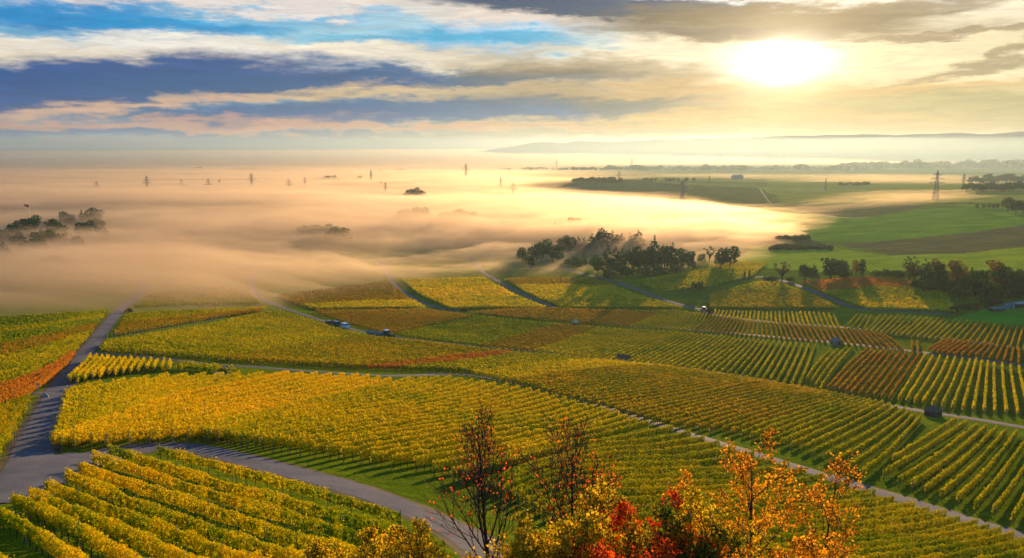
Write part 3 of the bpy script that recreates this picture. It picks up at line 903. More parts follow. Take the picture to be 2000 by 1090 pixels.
def row_geo(rw):
    L = resample(rw['line'], 140)
    seg = np.linalg.norm(np.diff(L, axis=0), axis=1); tot = seg.sum()
    if tot < 3: return None
    s0 = np.concatenate([[0], np.cumsum(seg)])
    # keep only what the picture (with a margin) shows
    zz = T(L[:, 0], L[:, 1]); ix, iy = toimg(L[:, 0], L[:, 1], zz)
    vis = (ix > -150) & (ix < 2150) & (iy < 1230) & (L[:, 1] > 5)
    if rw['clip']:
        jx, jy = toimg(L[:, 0], L[:, 1], zz + rw['h'])
        cb = np.array(rw['clip'], float); vis &= jy < np.interp(jx, cb[:, 0], cb[:, 1])
    if vis.sum() < 2: return None
    a = s0[np.argmax(vis)]; e = s0[len(vis) - 1 - np.argmax(vis[::-1])]
    tr = rw['trim']
    a += rng.uniform(0, tr); e -= rng.uniform(0, tr)
    if e - a < 2: return None
    D = np.linalg.norm(np.stack([L[:, 0], L[:, 1], zz - CAMZ], -1), axis=1)
    dist = D[vis].min(); dmean = D[vis].mean()
    size = float(np.clip(0.00235 * dist, 0.125, 0.52)) if dist < 380 else float(np.clip(0.0021 * dist, .6, 1.1))
    area = 3.1
    n = int((e - a) * area / size ** 2 * (1.55 if dist < 380 else 1.5) * rw['cover'])
    s = rng.uniform(a, e, n)
    x = np.interp(s, s0, L[:, 0]); y = np.interp(s, s0, L[:, 1])
    dx_ = np.interp(s + .3, s0, L[:, 0]) - np.interp(s - .3, s0, L[:, 0]); dy_ = np.interp(s + .3, s0, L[:, 1]) - np.interp(s - .3, s0, L[:, 1])
    ln = np.hypot(dx_, dy_) + 1e-9; nx_, ny_ = dy_ / ln, -dx_ / ln
    sd_ = rng.integers(0, 1 << 20)
    vn = vnoise(s / 1.25, s * 0 + 0.5, sd_)       # plant by plant
    vl = vnoise(s / 6.0, s * 0 + 0.5, sd_ + 1)
    top = rw['h'] + 0.06 + 0.22 * vn + 0.12 * vl + np.where(rng.random(n) < 0.05, rng.uniform(0, .35, n), 0)
    bot = 0.55 + 0.14 * vnoise(s / 1.25, s * 0 + 7.5, sd_ + 2)
    th = rng.uniform(-0.5 * math.pi, 1.5 * math.pi, n)
    rad = np.sqrt(rng.uniform(0.25, 1.0, n))
    cz = (top + bot) / 2; hz_ = (top - bot) / 2
    wid = (0.19 if rw['pal'] == 'near' else 0.23) + 0.06 * vn + rng.normal(0, 0.05, n)
    off = np.cos(th) * rad * wid; zz_ = cz + np.sign(np.sin(th)) * np.abs(np.sin(th)) ** 0.75 * rad * hz_
    # fill near the ends so that they are blunt
    keep = (vn > -.82) | (rng.random(n) < .3)      # weak or missing plants
    x, y, nx_, ny_, off, zz_, th, vn, vl = [q[keep] for q in (x, y, nx_, ny_, off, zz_, th, vn, vl)]; n = len(x)
    P = np.stack([x + nx_ * off, y + ny_ * off, T(x, y) + zz_], -1)
    N = np.stack([nx_ * np.cos(th), ny_ * np.cos(th), np.sin(th)], -1) * 0.8 + rng.normal(size=(n, 3)) * 0.6
    N /= np.linalg.norm(N, axis=1, keepdims=True)
    sz = size * rng.uniform(0.7, 1.3, n)
    v = quads(P, N, sz, rng.uniform(0.7, 1.1, n))
    leaf_tint = np.clip(0.5 + rng.normal(0, .06) + 0.22 * rng.normal(size=n) + 0.18 * vn + 0.12 * vl + 0.17 * np.sin(th), 0, 1)  # leaf's own tone, plus lit-top yellow and shaded-side green painted in by height
    # leaves deep in the trellis plane stop the light from passing straight through
    nc = int((e - a) * 1.1 / max(.3, size) ** 2 * 1.3)
    s = rng.uniform(a, e, nc)
    x = np.interp(s, s0, L[:, 0]); y = np.interp(s, s0, L[:, 1])
    dx_ = np.interp(s + .3, s0, L[:, 0]) - np.interp(s - .3, s0, L[:, 0]); dy_ = np.interp(s + .3, s0, L[:, 1]) - np.interp(s - .3, s0, L[:, 1])
    ln = np.hypot(dx_, dy_) + 1e-9
    P = np.stack([x, y, T(x, y) + rng.uniform(.7, rw['h'] - .22, nc)], -1)
    N = np.stack([dy_ / ln, -dx_ / ln, x * 0], -1) + rng.normal(size=(nc, 3)) * .25
    N /= np.linalg.norm(N, axis=1, keepdims=True)
    v = np.vstack([v, quads(P, N, np.full(nc, max(.3, size) * 1.2), np.full(nc, .9))]); leaf_tint = np.concatenate([leaf_tint, rng.uniform(.1, .5, nc)]); n += nc
    return dict(v=v, leaf_tint=leaf_tint, n=n, a=a, e=e, s0=s0, L=L, dist=dist, dmean=dmean, size=size)


def prisms(X, Y, Z0, Z1, r, lean=0.0):
    """thin three sided uprights"""
    n = len(X)
    ang = rng.uniform(0, 6.28, n)
    vs = []
    lx = rng.normal(0, lean, n); ly = rng.normal(0, lean, n)
    for z, sx, sy in ((Z0, 0, 0), (Z1, lx, ly)):
        for k in range(3):
            t = ang + k * 2.094
            vs.append(np.stack([X + sx + r * np.cos(t), Y + sy + r * np.sin(t), z], -1))
    v = np.stack(vs, 1).reshape(-1, 3)
    b_ = np.arange(n)[:, None] * 6
    f = np.concatenate([b_ + np.array([[k, (k + 1) % 3, 3 + (k + 1) % 3, 3 + k]]) for k in range(3)], 0)
    return v, f


_p = MB(); _p.tube((0, 0, -.1), (0.02, 0.01, 1.62), 0.035, 0.03, 6); POST = bpy.data.meshes.new('post')
POST.from_pydata(_p.v, [], _p.f); POST.materials.append(M['post'])
geo = []
for rw in ROWS:
    g = row_geo(rw)
    if g is not None: geo.append((rw, g))
geo.sort(key=lambda q: q[1]['dist'])
print('vine rows', len(geo), 'leaves', sum(g['n'] for _, g in geo))
NEAR_MAX = 300
bulk_v, bulk_r, bulk_m = [], [], []
for i, (rw, g) in enumerate(geo):
    if i < NEAR_MAX:
        x0 = float(np.interp(g['a'], g['s0'], g['L'][:, 0])); y0 = float(np.interp(g['a'], g['s0'], g['L'][:, 1]))
        org = np.array([x0, y0, float(T(x0, y0))])
        root = empty('vine_row', org)
        tag(root, rw['label'], 'vine row', rw['group'])
        f = np.arange(g['n'] * 4).reshape(-1, 4)
        link('foliage', mesh('vine_foliage', g['v'] - org, f, M[rw['pal']], leaf_tint=g['leaf_tint']), root)
        if g['dist'] < 260:
            s = np.arange(g['a'] + .3, g['e'], 1.25); s = s + rng.normal(0, .08, len(s))
            X = np.interp(s, g['s0'], g['L'][:, 0]); Y = np.interp(s, g['s0'], g['L'][:, 1]); Z = T(X, Y)
            v, f = prisms(X, Y, Z - .05, Z + 1.1, 0.035 if g['dist'] < 120 else 0.045, 0.07)
            st = link('stems', mesh('vine_stems', v - org, f, M['stem']), root)
            st['kind'] = 'stuff'
            if g['dist'] < 125:
                for q in np.arange(g['a'] + 5, g['e'] - 3, 6.0):
                    X = float(np.interp(q, g['s0'], g['L'][:, 0])); Y = float(np.interp(q, g['s0'], g['L'][:, 1]))
                    link('post', POST, root).location = (X - org[0], Y - org[1], float(T(X, Y)) - org[2])
            for q in (g['a'] + 0.1, g['e'] - 0.1):
                X = float(np.interp(q, g['s0'], g['L'][:, 0])); Y = float(np.interp(q, g['s0'], g['L'][:, 1]))
                link('end_post', POST, root).location = (X - org[0], Y - org[1], float(T(X, Y)) - org[2])
    else:
        bulk_v.append(g['v']); bulk_r.append(g['leaf_tint']); bulk_m.append(np.full(g['n'], PALS.index(rw['pal']), np.int32))
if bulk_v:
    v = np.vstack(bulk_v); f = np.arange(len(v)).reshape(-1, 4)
    me = mesh('far_vineyard', v, f, None, leaf_tint=np.concatenate(bulk_r))
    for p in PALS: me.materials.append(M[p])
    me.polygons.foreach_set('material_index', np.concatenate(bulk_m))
    tag(link('far_vineyard', me), 'distant vine rows massed together beyond the nearer blocks', 'vineyard', kind='stuff')
del geo, bulk_v

# ================================================================== trees
def crown_mesh(name, seed, clumps, n, size, droop=0.0, top_bias=0.0):
    """leaf clumps spread through the volume of several uneven lobes"""
    r = np.random.default_rng(seed)
    P, N = [], []
    w = np.array([c[3] ** 2 for c in clumps]); w = w / w.sum()
    for (cx, cy_, cz, rad, sq), k in zip(clumps, w):
        m_ = int(n * k)
        d = r.normal(size=(m_, 3)); d /= np.linalg.norm(d, axis=1, keepdims=True)
        # broken outline: radius wobbles over the lobe, holes between sprays
        wob = 1 + 0.20 * np.sin(d[:, 0] * 7 + cx * 9) * np.sin(d[:, 2] * 6 + cz * 5) + 0.10 * r.normal(size=m_)
        rr = rad * wob * r.uniform(0.45, 1.0, m_) ** 0.5
        p = np.stack([cx + d[:, 0] * rr, cy_ + d[:, 1] * rr, cz + d[:, 2] * rr * sq], -1)
        P.append(p); N.append(d + r.normal(size=(m_, 3)) * 0.7)
    P = np.vstack(P); N = np.vstack(N); N /= np.linalg.norm(N, axis=1, keepdims=True)
    # clumping: pull leaves towards random spray centres
    cs = P[r.integers(0, len(P), max(20, n // 22))]
    j = np.array([np.argmin(((cs - q) ** 2).sum(1)) for q in P])
    P = P * 0.62 + cs[j] * 0.38
    v = quads(P, N, size * r.uniform(0.7, 1.4, len(P)), r.uniform(0.7, 1.0, len(P)))
    leaf_tint = np.clip(r.normal(0.5, 0.16, len(P)) + r.normal(0, .14, len(cs))[j], 0, 1)
    return mesh(name, v, np.arange(len(v)).reshape(-1, 4), M['crown'], leaf_tint=leaf_tint)


def trunk_mesh(name, seed, h0, spread, n=7, r0=0.028):
    r = random.Random(seed); mb = MB()
    mb.tube((0, 0, -0.03), (0.01, 0, h0), r0, r0 * 0.75, 7)
    for k in range(n):
        a = 6.28 * k / n + r.uniform(-.3, .3); z = h0 * r.uniform(.7, 1.3)
        e = (math.cos(a) * spread * r.uniform(.5, 1), math.sin(a) * spread * r.uniform(.5, 1), z + r.uniform(.2, .45))
        m_ = (e[0] * .45, e[1] * .45, z + (e[2] - z) * .6)
        mb.tube((0, 0, z * .9), m_, r0 * .5, r0 * .35, 5); mb.tube(m_, e, r0 * .35, r0 * .12, 4)
    mb.tube((0.01, 0, h0), (0.02, .01, .85), r0 * .7, r0 * .15, 6)
    me = bpy.data.meshes.new(name); me.from_pydata([tuple(p) for p in mb.v], [], mb.f); me.materials.append(M['bark'])
    return me


KINDS_ = {}
for k in range(5):
    r = random.Random(100 + k)
    cl = [(0, 0, .56, .29, 1.15)]
    for q in range(9):
        a = 6.28 * q / 9 + r.uniform(-.4, .4); d_ = r.uniform(.12, .27)
        cl.append((math.cos(a) * d_, math.sin(a) * d_, r.uniform(.24, .82), r.uniform(.12, .2), r.uniform(.75, 1.1)))
    KINDS_['round%d' % k] = (crown_mesh('broad_crown', k, cl, 3600, 0.042), trunk_mesh('trunk', k, .26, .3))
for k in range(3):
    r = random.Random(200 + k)
    cl = []
    for q in range(13):
        t = q / 12.0
        rad = (1 - t) ** 0.85 * .22 + .02
        for _ in range(3 if t < .8 else 1):
            a = r.uniform(0, 6.28)
            cl.append((math.cos(a) * rad * .75, math.sin(a) * rad * .75, .14 + t * .83, rad * .55 + .015, .42))
    KINDS_['conifer%d' % k] = (crown_mesh('conifer_crown', 50 + k, cl, 3000, 0.038), trunk_mesh('trunk', 60 + k, .15, .1, 4, .018))
for k in range(2):
    r = random.Random(300 + k)
    cl = []
    for q in range(12):
        a = r.uniform(0, 6.28); d_ = r.uniform(.1, .42)
        cl.append((math.cos(a) * d_, math.sin(a) * d_, r.uniform(.25, .6), r.uniform(.18, .28), r.uniform(.8, 1.2)))
    KINDS_['bush%d' % k] = (crown_mesh('bush_crown', 80 + k, cl, 1300, 0.085), trunk_mesh('trunk', 90 + k, .2, .4, 6, .03))
cl = [(0, 0, .12 + .82 * q / 9, .055 + .035 * math.sin(3.14 * (q + 1) / 11), 1.2) for q in range(10)]
KINDS_['cypress0'] = (crown_mesh('cypress_crown', 97, cl, 900, 0.04), trunk_mesh('trunk', 98, .1, .03, 3, .015))
# open crowned tree: many twigs, few leaves
cl = [(math.cos(a) * d_, math.sin(a) * d_, z, .1, .8) for a, d_, z in [(i * 1.9, .12 + .035 * (i % 7), .42 + .06 * (i % 8)) for i in range(16)]]
KINDS_['open0'] = (crown_mesh('open_crown', 99, cl, 620, 0.042), trunk_mesh('trunk', 77, .28, .42, 16, .03))

DG, OG, MG = (0.025, 0.10, 0.028, 1), (0.075, 0.15, 0.024, 1), (0.05, 0.14, 0.025, 1)
AU, RO, BN = (0.28, 0.17, 0.02, 1), (0.17, 0.12, 0.03, 1), (0.12, 0.085, 0.03, 1)


def tree(kind, px, py, h, label, col_, width=1.0, cat='tree', group=None, dist=None, name=None, metres=False, seed=None):
    """a tree whose foot stands on the ground seen at (px, py); h in photograph pixels (or metres)"""
    if dist:
        d = dirs(px, 500); a = math.atan2(d[0], d[1]); x, y = dist * math.sin(a), dist * math.cos(a)
    else:
        p = unproj(px, py)[0]; x, y = p[0], p[1]
    z = float(T(x, y))
    D = math.sqrt(x * x + y * y + (CAMZ - z) ** 2)
    H = h if metres else h * D / F0 * 1.03
    cr, tr = KINDS_[kind]
    rr = random.Random(seed if seed is not None else int(px * 13 + py * 7))
    root = empty(name or {'conifer': 'conifer_tree', 'bush': 'bush', 'cypress': 'cypress_tree'}.get(kind[:-1], 'tree'), (x, y, z), rr.uniform(0, 6.28))
    tag(root, label, cat, group)
    c_ = link('crown', cr, root); c_.color = col_
    t_ = link('trunk', tr, root)
    for o_ in (c_, t_):
        o_.scale = (H * width, H * width, H)
    return root


G_ = 'trees of the dark wood in the fog'
WOOD = [  # px, py foot, h px, kind, width, colour
 (1186, 533, 55, 'conifer0', 1.25, DG), (1203, 536, 56, 'conifer1', 1.3, DG), (1216, 531, 46, 'conifer2', 1.2, DG), (1236, 532, 52, 'round1', 1.0, DG),
 (1250, 530, 44, 'round2', 1.1, MG), (1277, 529, 66, 'conifer0', 1.3, DG), (1264, 528, 46, 'round3', 1.1, DG), (1298, 527, 52, 'round0', .9, DG), (1311, 526, 52, 'conifer1', 1.1, DG),
 (1330, 525, 42, 'round4', 1.2, OG), (1344, 524, 36, 'round2', 1.1, OG), (1352, 525, 28, 'conifer2', 1.3, DG), (1168, 536, 34, 'round3', 1.1, MG), (1225, 540, 30, 'bush0', 1.1, MG),
 (1256, 538, 26, 'bush1', 1.2, MG), (1290, 537, 26, 'bush0', 1.2, MG), (1320, 534, 22, 'bush1', 1.2, OG), (1190, 543, 24, 'bush1', 1.2, MG), (1160, 528, 30, 'round1', 1.1, MG), (1141, 520, 30, 'conifer2', 1.2, OG)]
for i, (px, py, h, k, w, c) in enumerate(WOOD):
    kd = {'c': 'dark fir', 'r': 'dark broadleaf tree', 'b': 'low dark shrub'}[k[0]]
    if k[0] == 'c': w, h = w * .74, h * 1.07
    tree(k, px, py, h, kd + ' massed in the wood that stands before the golden fog', c, w, 'bush' if k[0] == 'b' else 'tree', G_ + (' ' + {'c': 'firs', 'r': 'broadleaves', 'b': 'shrubs'}[k[0]]))
WOOD2 = [(1080, 514, 42, 'round0', 1.25, DG, 'round dark tree standing clear at the left end of the wood'), (1048, 512, 40, 'round2', 1.2, OG, None), (1062, 506, 40, 'round1', 1.2, OG, None), (1100, 498, 38, 'round3', 1.1, OG, None), (1113, 496, 36, 'round4', 1.0, OG, None),
 (1128, 494, 34, 'conifer1', 1.2, OG, None), (1141, 493, 32, 'conifer2', 1.2, OG, None), (1155, 495, 40, 'conifer0', 1.3, OG, None), (1166, 492, 34, 'round1', 1.0, OG, None), (1178, 492, 46, 'round3', .9, DG, None), (1195, 491, 44, 'conifer1', .9, DG, None),
 (1206, 490, 34, 'round2', 1.0, OG, None), (1215, 489, 36, 'conifer2', 1.1, OG, None), (1231, 489, 34, 'conifer0', 1.2, OG, None), (1245, 489, 42, 'conifer2', 1.5, DG, None), (1020, 512, 30, 'round1', 1.2, OG, None), (1035, 524, 26, 'round3', 1.2, OG, None), (1120, 520, 24, 'bush0', 1.3, OG, None)]
for px, py, h, k, w, c, lab in WOOD2:
    tree(k, px, py, h, lab or {'c': 'fir with its top above the fog behind the dark wood', 'r': 'broadleaf tree half sunk in fog behind the dark wood', 'b': 'shrub in thin fog left of the dark wood'}[k[0]], c, w, 'tree',
         None if lab else 'trees half sunk in fog behind the wood ' + k[:-1])
SINGLE = [
 (1408, 523, 36, 'round3', 1.1, DG, 'lower dark tree at the left of the tall pair right of the wood'), (1425, 524, 45, 'round0', 1.15, DG, 'tall round dark tree of the pair right of the wood'),
 (1386, 512, 32, 'open0', 1.0, OG, 'thin faint tree between the wood and the tall pair'), (1370, 515, 20, 'round4', 1.2, OG, 'low faint tree at the right end of the wood'),
 (1363, 566, 23, 'bush0', 1.0, DG, 'single round dark bush standing among the far amber rows'),
 (1454, 545, 14, 'cypress0', 1.5, DG, 'left and smaller of two thin columnar trees by the winding lane'), (1463, 546, 18, 'cypress0', 1.5, DG, 'right and taller of two thin columnar trees by the winding lane'),
 (1527, 549, 38, 'open0', 1.2, BN, 'wide open crowned tree above the bend of the winding lane'),
 (1572, 548, 32, 'round2', 1.2, DG, 'dark tree just right of the wide open crowned tree'), (1589, 546, 31, 'conifer1', 1.2, DG, 'dark pointed tree left of the big round tree'),
 (1622, 546, 42, 'round0', 1.25, DG, 'big round dark tree in the middle of the row of trees'), (1640, 545, 36, 'round4', 1.0, DG, 'dark tree leaning on the big round tree'), (1652, 544, 32, 'conifer2', 1.2, DG, 'dark pointed tree right of the big round tree'),
 (1672, 538, 28, 'round1', 1.0, AU, 'small orange tree beside a dark cone'), (1684, 539, 29, 'cypress0', 2.4, DG, 'dark cone shaped tree beside the small orange tree'),
 (1776, 548, 46, 'open0', .9, OG, 'tall bare topped tree behind the orange crown'), (1785, 552, 36, 'round1', 1.1, RO, 'rust coloured round tree left of the dark firs'),
 (1806, 560, 50, 'conifer0', 1.2, DG, 'tall dark fir at the left of the fir pair on the right'), (1832, 562, 48, 'conifer2', 1.5, DG, 'broad dark fir at the right of the fir pair on the right'),
 (1830, 553, 42, 'round3', .9, RO, 'orange tipped tree peeping over the dark firs'), (1868, 564, 52, 'round2', 1.0, AU, 'big orange round tree right of the dark firs'),
 (1897, 548, 22, 'cypress0', 1.6, DG, 'tiny dark columnar tree beside the big orange tree'), (1905, 576, 46, 'round4', 1.5, MG, 'wide low green tree at the edge of the meadow'),
 (1888, 574, 34, 'bush1', 1.0, OG, 'yellow green shrub left of the wide low tree'), (1944, 566, 54, 'round0', .8, AU, 'orange topped tall tree near the right edge'), (1962, 568, 40, 'round3', 1.1, MG, 'green tree at the foot of the orange topped one'),
 (1984, 566, 36, 'round1', .8, OG, 'slim tree by the right edge'), (1999, 566, 34, 'round2', .9, BN, 'brownish tree cut by the right edge'),
 (1712, 541, 15, 'bush1', 1.2, OG, 'pale shrub right of the dark cone tree'), (1728, 541, 18, 'bush0', 1.2, OG, 'pale shrub, second right of the dark cone tree'), (1745, 542, 16, 'bush1', 1.3, OG, 'pale shrub between the cone tree and the rust tree'), (1760, 543, 18, 'bush0', 1.2, OG, 'pale shrub touching the rust coloured tree'),
 (1866, 610, 15, 'bush0', 1.1, RO, 'reddish shrub at the lower end of the meadow hedge'), (1884, 606, 14, 'bush1', 1.2, BN, 'brown shrub, second from the low end of the meadow hedge'), (1902, 604, 18, 'bush0', 1.1, RO, 'reddish shrub in the middle of the meadow hedge'), (1922, 600, 18, 'bush1', 1.2, OG, 'olive shrub near the top of the meadow hedge'), (1940, 597, 20, 'bush0', 1.3, BN, 'brown shrub at the upper end of the meadow hedge'),
 (1500, 548, 10, 'bush0', 1.8, DG, 'low dark hedge shrub left of the open crowned tree'), (1510, 549, 11, 'bush1', 1.8, DG, 'low dark hedge shrub under the open crowned tree'), (1545, 549, 9, 'bush1', 1.8, DG, 'low dark hedge shrub right of the open crowned tree'),
 (1968, 414, 26, 'round2', 1.2, OG, 'round tree at the left of the clump on the far green hill'), (1984, 417, 24, 'round0', 1.3, DG, 'round dark tree at the right of the clump on the far green hill'), (1998, 416, 20, 'round3', 1.3, DG, 'dark tree on the far green hill cut by the right edge'),
 (800, 388, 20, 'round0', 1.3, DG, 'dark tree at the left of the lone clump rising out of the fog'), (812, 388, 22, 'round1', 1.2, DG, 'tallest dark tree of the lone clump rising out of the fog'), (824, 388, 18, 'round2', 1.3, DG, 'dark tree at the right of the lone clump rising out of the fog'),
 (90, 520, 24, 'bush0', 1.3, AU, 'orange shrub in the blue fog under the left wood'), (112, 522, 25, 'bush1', 1.3, RO, 'reddish shrub in the blue fog under the left wood'),
 (252, 612, 12, 'bush0', 1.0, BN, 'small brown bush beside the left lane at the fog edge'),
 (20, 800, 22, 'bush1', 1.0, (0.2, 0.2, 0.02, 1), 'yellow green shrub at the left edge above the orange rows'),
]
for px, py, h, k, w, c, lab in SINGLE:
    tree(k, px, py, h, lab, c, w, 'bush' if k[:4] == 'bush' else 'tree')
for i, (px, py) in enumerate([(1796, 566), (1815, 570), (1846, 572), (1858, 570), (1874, 583), (1925, 580), (1938, 575), (1955, 582), (1972, 580), (1990, 580), (2004, 578)]):
    tree('bush%d' % (i % 2), px, py, 24 + i % 3 * 4, 'leafy shrub filling the foot of the right hand tree line', (MG, OG, DG)[i % 3], 1.1, 'bush', 'shrubs at the foot of the right tree line')
for x in (1908, 1921, 1931, 1940, 1948):
    tree('round4', x, 407, 8, 'tiny orchard tree in a row on the far green hill', OG, 1.3, 'tree', 'orchard trees on the far hill')
rr = random.Random(4)
for i in range(46):       # the blue wood at the left edge
    px = -20 + (i * 37 % 46) * 5.0 + rr.uniform(-3, 3)
    py = 500 - 0.30 * max(px, 0) * .45 + rr.uniform(-26, 26)
    tree(rr.choice(['round0', 'round1', 'round2', 'round3', 'conifer0', 'conifer2']), px, py - 12, rr.uniform(24, 34), 'dark tree of the blue wood sinking into fog at the left edge', DG, rr.uniform(1.1, 1.5), 'tree', 'trees of the blue wood at left', seed=i)
for i, (px, py, h) in enumerate([(788, 436, 20), (800, 438, 18), (815, 437, 23), (828, 438, 22)]):
    tree('round%d' % i, px, py, h * 1.5, 'faint tree in the small left group sunk in fog below the lone clump', OG, 1.4, 'tree', 'left group of trees in fog')
for i, (px, py, h) in enumerate([(868, 440, 20), (880, 441, 19), (893, 440, 22), (906, 441, 22), (918, 441, 20)]):
    tree('round%d' % i, px, py, h * 1.45, 'faint tree in the right hand strip sunk in fog at centre', OG, 1.4, 'tree', 'strip of trees in fog at centre')
for i, (px, py, h) in enumerate([(598, 470, 20), (612, 471, 20), (626, 470, 20), (640, 472, 21), (655, 480, 20), (664, 478, 24), (646, 482, 18)]):
    tree('round%d' % (i % 5), px, py, h * 1.6, 'faint tree sunk deep in fog left of centre', OG, 1.5, 'tree', 'trees deep in fog left of centre')
for i, (px, py, h) in enumerate([(1084, 458, 22), (1092, 458, 22), (1099, 458, 21), (1122, 458, 26), (1131, 458, 26), (1164, 458, 20)]):
    tree(['conifer0', 'conifer1', 'conifer2', 'round1', 'round2', 'round3'][i], px, py, h * 1.3, 'faint tree in the bright fog above the dark wood', OG, 1.3, 'tree', 'trees in bright fog above the wood')
for i in range(30):       # trees on the brow of the dark low hill
    px = 1122 + i * 3.1 + rr.uniform(-1, 1)
    tree('round%d' % (i % 5), px, 356 + rr.uniform(-1, 2), rr.uniform(7, 11), 'small dark tree on the brow of the low plain hill', DG, 1.5, 'tree', 'trees on the brow of the low hill', seed=i)
for i, px in enumerate([1258, 1264, 1272, 1280, 1302, 1309, 1316, 1324, 1340, 1355]):
    tree('round%d' % (i % 5), px, 354 + (i % 3), 7 + i % 3, 'small tree scattered right of the low plain hill', OG, 1.4, 'tree', 'trees right of the low hill')
for i in range(22):
    tree('round%d' % (i % 5), 1888 + i * 5.5, 372 + rr.uniform(-2, 3), rr.uniform(11, 15), 'dark tree in the hedge before the far hamlet', MG, 1.5, 'tree', 'hedge trees before the far hamlet', seed=i)
for i in range(15):
    tree('round%d' % (i % 5), 1898 + i * 7.5, 358 + rr.uniform(-2, 2), rr.uniform(9, 17), 'tree among the roofs of the far hamlet', MG, 1.5, 'tree', 'trees of the far hamlet', seed=i)


def treeline(name, label, px0, px1, py, hpx, n, colr, seed):
    """a far wood that reads as one mass of crowns"""
    r = np.random.default_rng(seed)
    px = r.uniform(px0, px1, n); pys = py + r.normal(0, 1.2, n)
    p = unproj(px, pys)
    D = np.linalg.norm(p - np.array([0, 0, CAMZ]), axis=1)
    H = hpx * D / F0 * r.uniform(.55, 1.1, n) * (0.75 + 0.5 * vnoise(px / 23.0, px * 0, seed))
    k = 90
    d = r.normal(size=(n, k, 3)); d /= np.linalg.norm(d, axis=2, keepdims=True)
    q = p[:, None] + d * (H[:, None, None] * np.array([.75, .75, .5])) * r.uniform(.6, 1, (n, k, 1)); q[:, :, 2] += H[:, None] * .42
    q = q.reshape(-1, 3); N = d.reshape(-1, 3) + r.normal(size=(n * k, 3)) * .4; N /= np.linalg.norm(N, axis=1, keepdims=True)
    v = quads(q, N, np.repeat(H, k) * .33, np.full(n * k, .9))
    o_ = link(name, mesh(name, v, np.arange(len(v)).reshape(-1, 4), M['crown'], leaf_tint=r.random(n * k)))
    o_.color = colr
    tag(o_, label, 'woodland', kind='stuff')


treeline('far_wood', 'hazy line of far woods along the plain right of centre', 1180, 1700, 330, 9, 420, DG, 1)
treeline('far_wood', 'hazy line of far woods towards the right edge', 1640, 2060, 326, 11, 360, DG, 2)
treeline('far_wood', 'thin line of far woods on the plain above centre', 975, 1190, 331, 4, 200, DG, 3)
treeline('far_wood', 'small far wood rising from mist left of centre', 622, 706, 350, 8, 90, DG, 4)
treeline('far_wood', 'tiny far wood in mist at centre', 740, 830, 335, 4, 60, DG, 5)
treeline('far_wood', 'thin far wood low in the blue mist at left', 235, 262, 360, 5, 30, DG, 6)
treeline('far_wood', 'thin shrub belt on the far plain right of centre', 1640, 1696, 361, 6, 50, OG, 7)
treeline('thicket', 'dark thicket on the slope at the fog edge right of centre', 1500, 1625, 486, 7, 160, (0.07, 0.08, 0.025, 1), 8)
treeline('thicket', 'upper dark thicket on the slope at the fog edge', 1515, 1580, 466, 6, 80, (0.07, 0.08, 0.025, 1), 9)


# ================================================================== pylons
def make_pylon():
    """lattice mast of unit height 1 with three cross arms"""
    def w(z): return 0.075 * (1 - z) ** 1.15 + 0.012
    body = MB(); lv = [0, .12, .24, .35, .45, .54, .62, .70, .77, .84, .90, .95, 1.0]
    T_ = 0.0037
    for a, b_ in zip(lv[:-1], lv[1:]):
        ca_ = [(w(a) * sx, w(a) * sy, a) for sx, sy in ((-1, -1), (1, -1), (1, 1), (-1, 1))]
        cb_ = [(w(b_) * sx, w(b_) * sy, b_) for sx, sy in ((-1, -1), (1, -1), (1, 1), (-1, 1))]
        for i in range(4):
            body.tube(ca_[i], cb_[i], T_ * 1.5, n=4, cap=False)
            body.tube(ca_[i], cb_[(i + 1) % 4], T_ * .9, n=3, cap=False); body.tube(ca_[(i + 1) % 4], cb_[i], T_ * .9, n=3, cap=False)
            body.tube(cb_[i], cb_[(i + 1) % 4], T_ * .8, n=3, cap=False)
    def tomesh(mb, nm):
        me = bpy.data.meshes.new(nm); me.from_pydata([tuple(p) for p in mb.v], [], mb.f); me.materials.append(M['steel']); return me
    arms = []
    for z, L in ((.58, .27), (.72, .20), (.86, .13)):
        mb = MB(); ww = w(z)
        for s in (-1, 1):
            for y in (-1, 1):
                mb.tube((ww * s, ww * y, z), (L * s, 0, z + .005), T_ * 2.0, n=4, cap=False)
                mb.tube((ww * s, ww * y, z + .045), (L * s, 0, z + .008), T_ * 1.6, n=4, cap=False)
            for t in (.33, .66):
                mb.tube((ww * s + (L - ww) * s * t, 0, z), (ww * s + (L - ww) * s * (t - .2), 0, z + .045 * (1.1 - t)), T_ * .8, n=3, cap=False)
            for x in (L, L * .6):
                mb.tube((x * s, 0, z), (x * s, 0, z - .035), T_ * 1.6, n=4)
        arms.append(tomesh(mb, 'cross_arm'))
    return tomesh(body, 'lattice_mast'), arms


